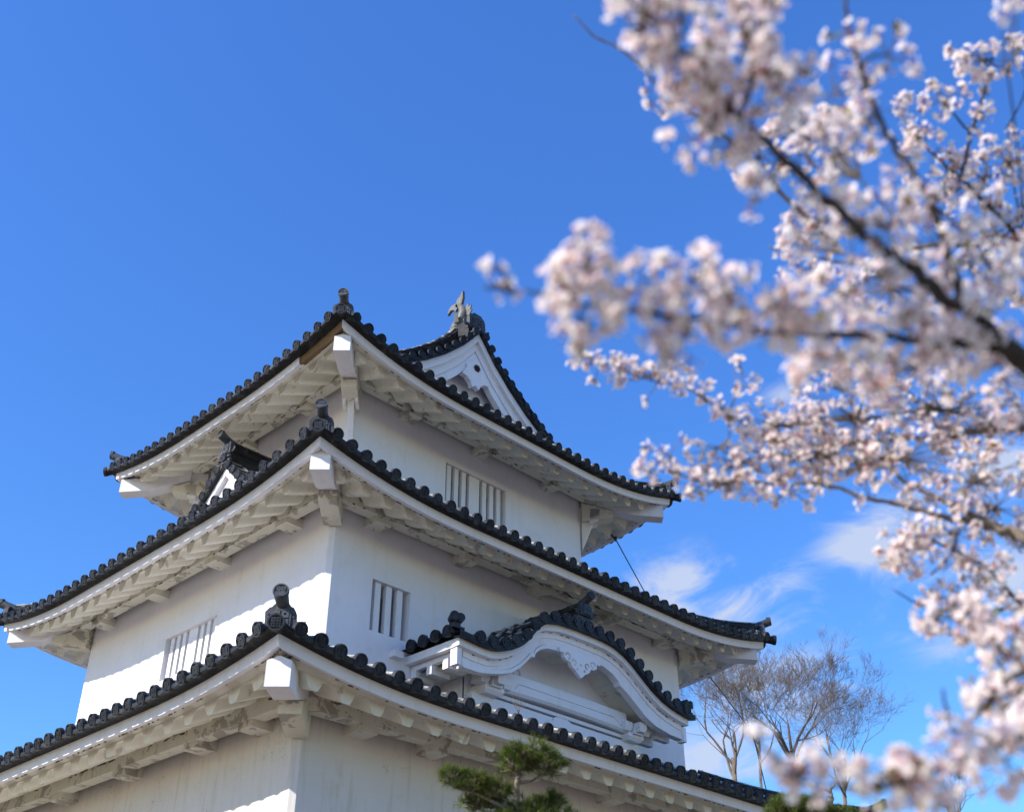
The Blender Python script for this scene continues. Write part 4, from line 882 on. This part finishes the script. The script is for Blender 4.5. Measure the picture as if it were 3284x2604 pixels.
CH_FILL = [
 (0, (-9.47, -13.967, 3.666), (0.048, 0.048, 0.074), 13, 0.0165),
 (0, (-9.33, -13.996, 3.635), (0.059, 0.059, 0.076), 18, 0.0165),
 (0, (-9.227, -14.122, 3.749), (0.066, 0.066, 0.077), 17, 0.0165),
 (0, (-9.137, -14.111, 3.638), (0.06, 0.06, 0.088), 18, 0.0165),
 (0, (-9.21, -13.951, 3.546), (0.077, 0.049, 0.049), 17, 0.0165),
 (0, (-9.207, -14.056, 3.656), (0.066, 0.066, 0.066), 10, 0.0165),
 (0, (-9.408, -14.047, 3.684), (0.063, 0.053, 0.053), 10, 0.0165),
 (0, (-8.305, -13.842, 4.268), (0.091, 0.091, 0.091), 20, 0.0165),
 (0, (-8.551, -14.042, 3.653), (0.089, 0.089, 0.089), 16, 0.0165),
 (0, (-8.49, -13.965, 3.504), (0.127, 0.076, 0.076), 17, 0.0165),
 (0, (-8.339, -14.03, 3.408), (0.114, 0.102, 0.102), 16, 0.0165),
 (0, (-9.218, -14.045, 3.29), (0.022, 0.022, 0.028), 3, 0.0165),
 (0, (-7.735, -13.457, 4.512), (0.091, 0.073, 0.073), 12, 0.016),
 (0, (-8.703, -13.934, 3.337), (0.083, 0.059, 0.059), 9, 0.0165),
 (1, (-9.405, -13.744, 3.171), (0.026, 0.026, 0.041), 7, 0.0165),
 (1, (-9.444, -13.747, 3.218), (0.012, 0.012, 0.03), 2, 0.0165),
 (1, (-9.411, -13.686, 3.115), (0.046, 0.036, 0.036), 11, 0.0165),
 (1, (-9.269, -13.783, 3.155), (0.062, 0.041, 0.041), 12, 0.0165),
 (1, (-9.209, -13.869, 3.181), (0.031, 0.031, 0.031), 4, 0.0165),
 (1, (-9.1, -13.892, 3.178), (0.063, 0.037, 0.037), 11, 0.0165),
 (2, (-9.538, -13.6, 3.162), (0.008, 0.006, 0.006), 1, 0.0165),
 (2, (-9.514, -13.585, 3.119), (0.008, 0.008, 0.008), 1, 0.0165),
 (1, (-9.163, -13.795, 3.051), (0.062, 0.031, 0.031), 8, 0.0165),
 (1, (-9.361, -13.666, 3.039), (0.03, 0.03, 0.036), 5, 0.0165),
 (1, (-8.999, -13.971, 3.151), (0.053, 0.037, 0.037), 9, 0.0165),
 (1, (-8.969, -13.928, 3.164), (0.065, 0.054, 0.054), 9, 0.0165),
 (1, (-8.71, -13.933, 3.16), (0.103, 0.057, 0.057), 16, 0.0165),
 (1, (-8.182, -13.867, 3.427), (0.135, 0.081, 0.081), 19, 0.0165),
 (3, (-8.691, -14.243, 4.023), (0.041, 0.041, 0.053), 5, 0.0165),
 (3, (-8.776, -14.068, 3.93), (0.051, 0.051, 0.076), 7, 0.0165),
 (3, (-8.609, -14.09, 3.952), (0.066, 0.066, 0.066), 9, 0.0165),
 (3, (-8.324, -14.175, 3.546), (0.076, 0.076, 0.102), 13, 0.0165),
 (3, (-8.423, -14.113, 3.589), (0.076, 0.076, 0.076), 9, 0.0165),
 (18, (-7.982, -14.172, 3.902), (0.072, 0.072, 0.086), 8, 0.0165),
 (18, (-7.884, -14.116, 3.733), (0.072, 0.072, 0.072), 7, 0.0165),
 (18, (-7.691, -13.922, 3.68), (0.122, 0.076, 0.076), 12, 0.0165),
 (18, (-7.404, -13.87, 3.674), (0.08, 0.064, 0.064), 7, 0.0165),
 (4, (-8.315, -13.262, 4.94), (0.055, 0.055, 0.055), 10, 0.016),
 (4, (-7.8, -13.558, 4.877), (0.112, 0.112, 0.168), 42, 0.016),
 (4, (-7.552, -13.458, 4.68), (0.114, 0.076, 0.076), 25, 0.016),
 (4, (-7.902, -13.397, 4.815), (0.093, 0.074, 0.074), 20, 0.016),
 (5, (-7.321, -12.837, 4.306), (0.045, 0.045, 0.081), 7, 0.016),
 (5, (-7.599, -12.569, 4.324), (0.122, 0.061, 0.061), 12, 0.016),
 (5, (-6.762, -13.056, 4.295), (0.317, 0.106, 0.106), 64, 0.016),
 (5, (-6.511, -13.344, 4.33), (0.317, 0.127, 0.127), 64, 0.016),
 (5, (-7.059, -12.841, 4.206), (0.166, 0.083, 0.083), 28, 0.016),
 (5, (-6.863, -13.068, 4.419), (0.127, 0.063, 0.063), 17, 0.016),
 (5, (-6.322, -13.455, 4.241), (0.148, 0.127, 0.127), 36, 0.016),
 (5, (-7.266, -12.64, 4.034), (0.142, 0.051, 0.051), 11, 0.016),
 (7, (-6.996, -12.916, 4.034), (0.244, 0.081, 0.081), 48, 0.016),
 (7, (-6.712, -13.206, 4.033), (0.264, 0.102, 0.102), 56, 0.016),
 (7, (-6.467, -13.392, 3.965), (0.183, 0.102, 0.102), 40, 0.016),
 (7, (-6.348, -13.418, 3.863), (0.102, 0.102, 0.102), 19, 0.016),
 (7, (-7.179, -12.697, 4), (0.162, 0.071, 0.071), 28, 0.016),
 (6, (-7.487, -12.553, 4), (0.07, 0.06, 0.06), 7, 0.016),
 (6, (-7.28, -12.656, 3.883), (0.159, 0.05, 0.05), 22, 0.016),
 (6, (-7.512, -12.466, 3.934), (0.052, 0.032, 0.032), 5, 0.016),
 (6, (-7.084, -12.826, 3.85), (0.119, 0.05, 0.05), 11, 0.016),
 (6, (-6.619, -13.289, 3.654), (0.117, 0.068, 0.068), 17, 0.016),
 (8, (-7.266, -13.218, 4.841), (0.073, 0.052, 0.052), 7, 0.016),
 (8, (-7.214, -13.182, 4.745), (0.093, 0.062, 0.062), 13, 0.016),
 (8, (-6.641, -13.767, 4.744), (0.124, 0.104, 0.104), 20, 0.016),
 (8, (-6.928, -13.41, 4.675), (0.166, 0.124, 0.124), 25, 0.016),
 (9, (-7.054, -14.08, 5.535), (0.12, 0.062, 0.062), 28, 0.016),
 (9, (-6.636, -13.793, 4.95), (0.106, 0.106, 0.127), 22, 0.016),
 (10, (-7.106, -13.89, 5.388), (0.073, 0.058, 0.058), 13, 0.016),
 (11, (-7.204, -13.754, 5.35), (0.046, 0.037, 0.037), 7, 0.016),
 (11, (-7.129, -13.753, 5.266), (0.073, 0.058, 0.058), 15, 0.016),
 (12, (-6.723, -13.968, 5.234), (0.085, 0.085, 0.127), 22, 0.016),
 (12, (-6.896, -14.211, 5.686), (0.034, 0.034, 0.053), 7, 0.016),
 (12, (-8.536, -14.491, 4.121), (0.044, 0.02, 0.02), 4, 0.0165),
 (12, (-6.779, -13.845, 5.163), (0.106, 0.106, 0.127), 25, 0.016),
 (11, (-6.881, -13.708, 5.128), (0.127, 0.106, 0.106), 25, 0.016),
 (14, (-6.892, -13.239, 3.534), (0.093, 0.074, 0.074), 20, 0.016),
 (14, (-6.89, -13.198, 3.487), (0.047, 0.037, 0.037), 8, 0.016),
 (14, (-6.674, -13.39, 3.456), (0.093, 0.074, 0.074), 17, 0.016),
 (13, (-6.618, -13.153, 3.322), (0.086, 0.057, 0.057), 13, 0.016),
 (13, (-6.656, -13.321, 3.362), (0.112, 0.056, 0.056), 20, 0.016),
 (17, (-7.599, -13.634, 2.901), (0.101, 0.05, 0.05), 15, 0.0165),
 (17, (-7.594, -13.71, 2.793), (0.07, 0.07, 0.07), 15, 0.0165),
 (16, (-7.899, -13.821, 2.514), (0.049, 0.049, 0.074), 11, 0.0165),
 (16, (-7.665, -13.7, 2.677), (0.068, 0.054, 0.054), 11, 0.0165),
 (16, (-7.839, -13.859, 2.673), (0.038, 0.038, 0.076), 8, 0.0165),
 (15, (-8.67, -13.641, 2.251), (0.039, 0.036, 0.036), 7, 0.0165),
 (15, (-8.547, -13.762, 2.246), (0.071, 0.03, 0.03), 8, 0.0165),
 (15, (-8.409, -13.81, 2.238), (0.062, 0.031, 0.031), 8, 0.0165),
 (15, (-8.35, -13.867, 2.326), (0.042, 0.042, 0.048), 7, 0.0165),
 (15, (-8.164, -13.879, 2.318), (0.044, 0.044, 0.044), 6, 0.0165),
 (15, (-8.766, -13.598, 2.31), (0.009, 0.009, 0.02), 2, 0.0165),
]

ct = thing('cherry_tree', tuple(CH_BASE), 'cherry tree with pale pink blossom on dark branches reaching in from the right', 'cherry tree')
CR = tuple(CH_BASE)
_rng = np.random.RandomState(11); rng = random.Random(11)
def smooth(p, k=6):
    p = np.array(p, float); n = len(p); L = np.linspace(0, n-1, (n-1)*k+1); out = []
    for l in L:
        i = min(int(l), n-2); t = l-i; a = p[max(i-1, 0)]; b = p[i]; c = p[i+1]; d = p[min(i+2, n-1)]
        out.append(.5*((2*b)+(-a+c)*t+(2*a-5*b+4*c-d)*t*t+(-a+3*b-3*c+d)*t**3))
    return np.array(out)
def petal_proto():
    # one petal: base, sides, notched tip, cupped
    return np.array([[0, 0, 0], [.45, -.36, .10], [.45, .36, .10], [.86, -.30, .24], [.86, .30, .24], [.93, -.10, .27], [.84, 0, .24], [.93, .10, .27], [.5, 0, .04]])
PF_F = [(0, 1, 8), (0, 8, 2), (1, 3, 5, 8), (5, 6, 7, 8), (8, 7, 4, 2)]
def flowers(mb, C, Nn, rad):
    """C centres, Nn normals: five notched petals each"""
    P = petal_proto(); n = len(C)
    Nn = Nn/np.linalg.norm(Nn, axis=1)[:, None]; h = _rng.normal(size=(n, 3)); A = np.cross(Nn, h); A /= np.linalg.norm(A, axis=1)[:, None]; B = np.cross(Nn, A)
    cup = _rng.uniform(.2, 1.6, n)
    for k in range(5):
        th = 2*math.pi*k/5+_rng.normal(0, .08, n); ca, sa = np.cos(th), np.sin(th)
        U = A*ca[:, None]+B*sa[:, None]; W = -A*sa[:, None]+B*ca[:, None]
        V = C[:, None, :]+rad[:, None, None]*(P[None, :, 0, None]*U[:, None, :]+P[None, :, 1, None]*W[:, None, :]+(P[None, :, 2, None]*cup[:, None, None])*Nn[:, None, :])
        base = mb.n; mb.v.append(V.reshape(-1, 3)); mb.n += n*9
        for i in range(n):
            o = base+i*9; mb.f += [[a+o for a in f] for f in PF_F]
        mb.m += [0]*(5*n); mb.sm += [True]*(5*n)
def clusters(mb, cn, lf, centres, axisdirs, size, leafp=.5, budp=.2):
    FC = []; FN = []; FR = []
    for c, ad in zip(centres, axisdirs):
        m = rng.randint(4, 7)
        for j in range(m):
            d = _rng.normal(size=3); d = d/np.linalg.norm(d)+ad*.7; d /= np.linalg.norm(d)
            l = rng.uniform(.018, .036)*size/.0165; q = c+d*l
            if rng.random() < budp:
                cn.tube([c, q], [.0011, .0012], n=3, cap=False, mat=1); cn.tube([q, q+d*.008, q+d*.016], [.002, .0045, .001], n=5, mat=0)
            else:
                FC.append(q); FN.append(d+_rng.normal(size=3)*.45); FR.append(size*rng.uniform(.8, 1.15)); cn.tube([c, q], [.0010, .0012], n=3, cap=False, mat=1)
                cn.tube([q-d*.006, q+d*.001], [.0014, .003], n=4, mat=1)
        if rng.random() < leafp:
            for j in range(rng.randint(1, 3)):
                d = _rng.normal(size=3)+ad; d /= np.linalg.norm(d); s = np.cross(d, _rng.normal(size=3)); s /= np.linalg.norm(s); l = rng.uniform(.02, .042)
                lf.add([c, c+d*l*.5+s*l*.2, c+d*l, c+d*l*.5-s*l*.2], [(0, 1, 2, 3)])
    if FC: flowers(mb, np.array(FC), np.array(FN), np.array(FR))
mb = MB(); mb.tube(smooth([s[:3] for s in CH_TRUNK]), np.interp(np.linspace(0, 1, (len(CH_TRUNK)-1)*6+1), np.linspace(0, 1, len(CH_TRUNK)), [s[3] for s in CH_TRUNK]), n=14)
mb.build('trunk', M_bark, ct, root=CR)
allpts = []
BR = []
for bi, (pts, dens, spr, size, pale) in enumerate(CH_BRANCHES):
    p = np.array([s[:3] for s in pts]); rr = np.array([s[3] for s in pts]); sp = smooth(p); n = len(sp)
    sp[1:-1] += _rng.normal(0, 1, (n-2, 3))*np.interp(np.linspace(0, 1, n-2), np.linspace(0, 1, len(rr)), rr)[:, None]*.35
    rad = np.interp(np.linspace(0, 1, n), np.linspace(0, 1, len(rr)), rr)*_rng.uniform(.92, 1.12, n)
    mb = MB(); mb.tube(sp, rad, n=8); fb = MB(); BR.append([mb, sp, pale, fb, fb, MB(), size]); allpts.append(sp)
    seg = np.linalg.norm(np.diff(sp, axis=0), axis=1); L = np.concatenate([[0], np.cumsum(seg)]); tot = L[-1]
    nn = int(tot*dens); C = []; A = []
    for k in range(nn):
        l = rng.uniform(0, tot); q = np.array([np.interp(l, L, sp[:, i]) for i in range(3)])
        off = _rng.normal(size=3); off /= np.linalg.norm(off); h = spr*abs(rng.gauss(.55, .35))+.006; c = q+off*h
        mid = q+off*h*.5+_rng.normal(size=3)*.004; mb.tube([q, mid, c], [.0026, .0020, .0015], n=4, cap=False, mat=1); C.append(c); A.append(off)
    clusters(BR[-1][3], BR[-1][4], BR[-1][5], C, A, size)
for (bi, c, ext, n, size) in CH_FILL:       # side sprays standing off a branch
    c = np.array(c); sp = BR[bi][1]; C = []; A = []; mb = BR[bi][0]
    near = sp[np.argmin(np.linalg.norm(sp-c, axis=1))]; hub = c*.8+near*.2
    mb.tube(smooth([near, (near+hub)/2+_rng.normal(size=3)*.02, hub], 4), np.linspace(.0045, .003, 9), n=5, cap=False)
    for k in range(n):
        u = _rng.normal(size=3); u /= max(1, np.linalg.norm(u)*.8); q = c+u[0]*ext[0]*PR+u[1]*ext[1]*PF+u[2]*ext[2]*UP
        mb.tube([hub, (hub+q)/2+_rng.normal(size=3)*.012, q], [.0026, .002, .0014], n=4, cap=False, mat=1); d = q-hub; C.append(q); A.append(d/(np.linalg.norm(d)+1e-6))
    clusters(BR[bi][3], BR[bi][4], BR[bi][5], C, A, size)
for (mb, sp, pale, fb, cb, lb, size) in BR:
    b = mb.build('branch', [M_twig if pale else M_bark, M_twig], ct, root=CR); ROOTLOC[b.name] = CR
    if fb.n: fb.build('blossoms', [M_petal, M_calyx], b, root=CR)
    if lb.n: lb.build('young_leaves', M_leaf, b, root=CR)
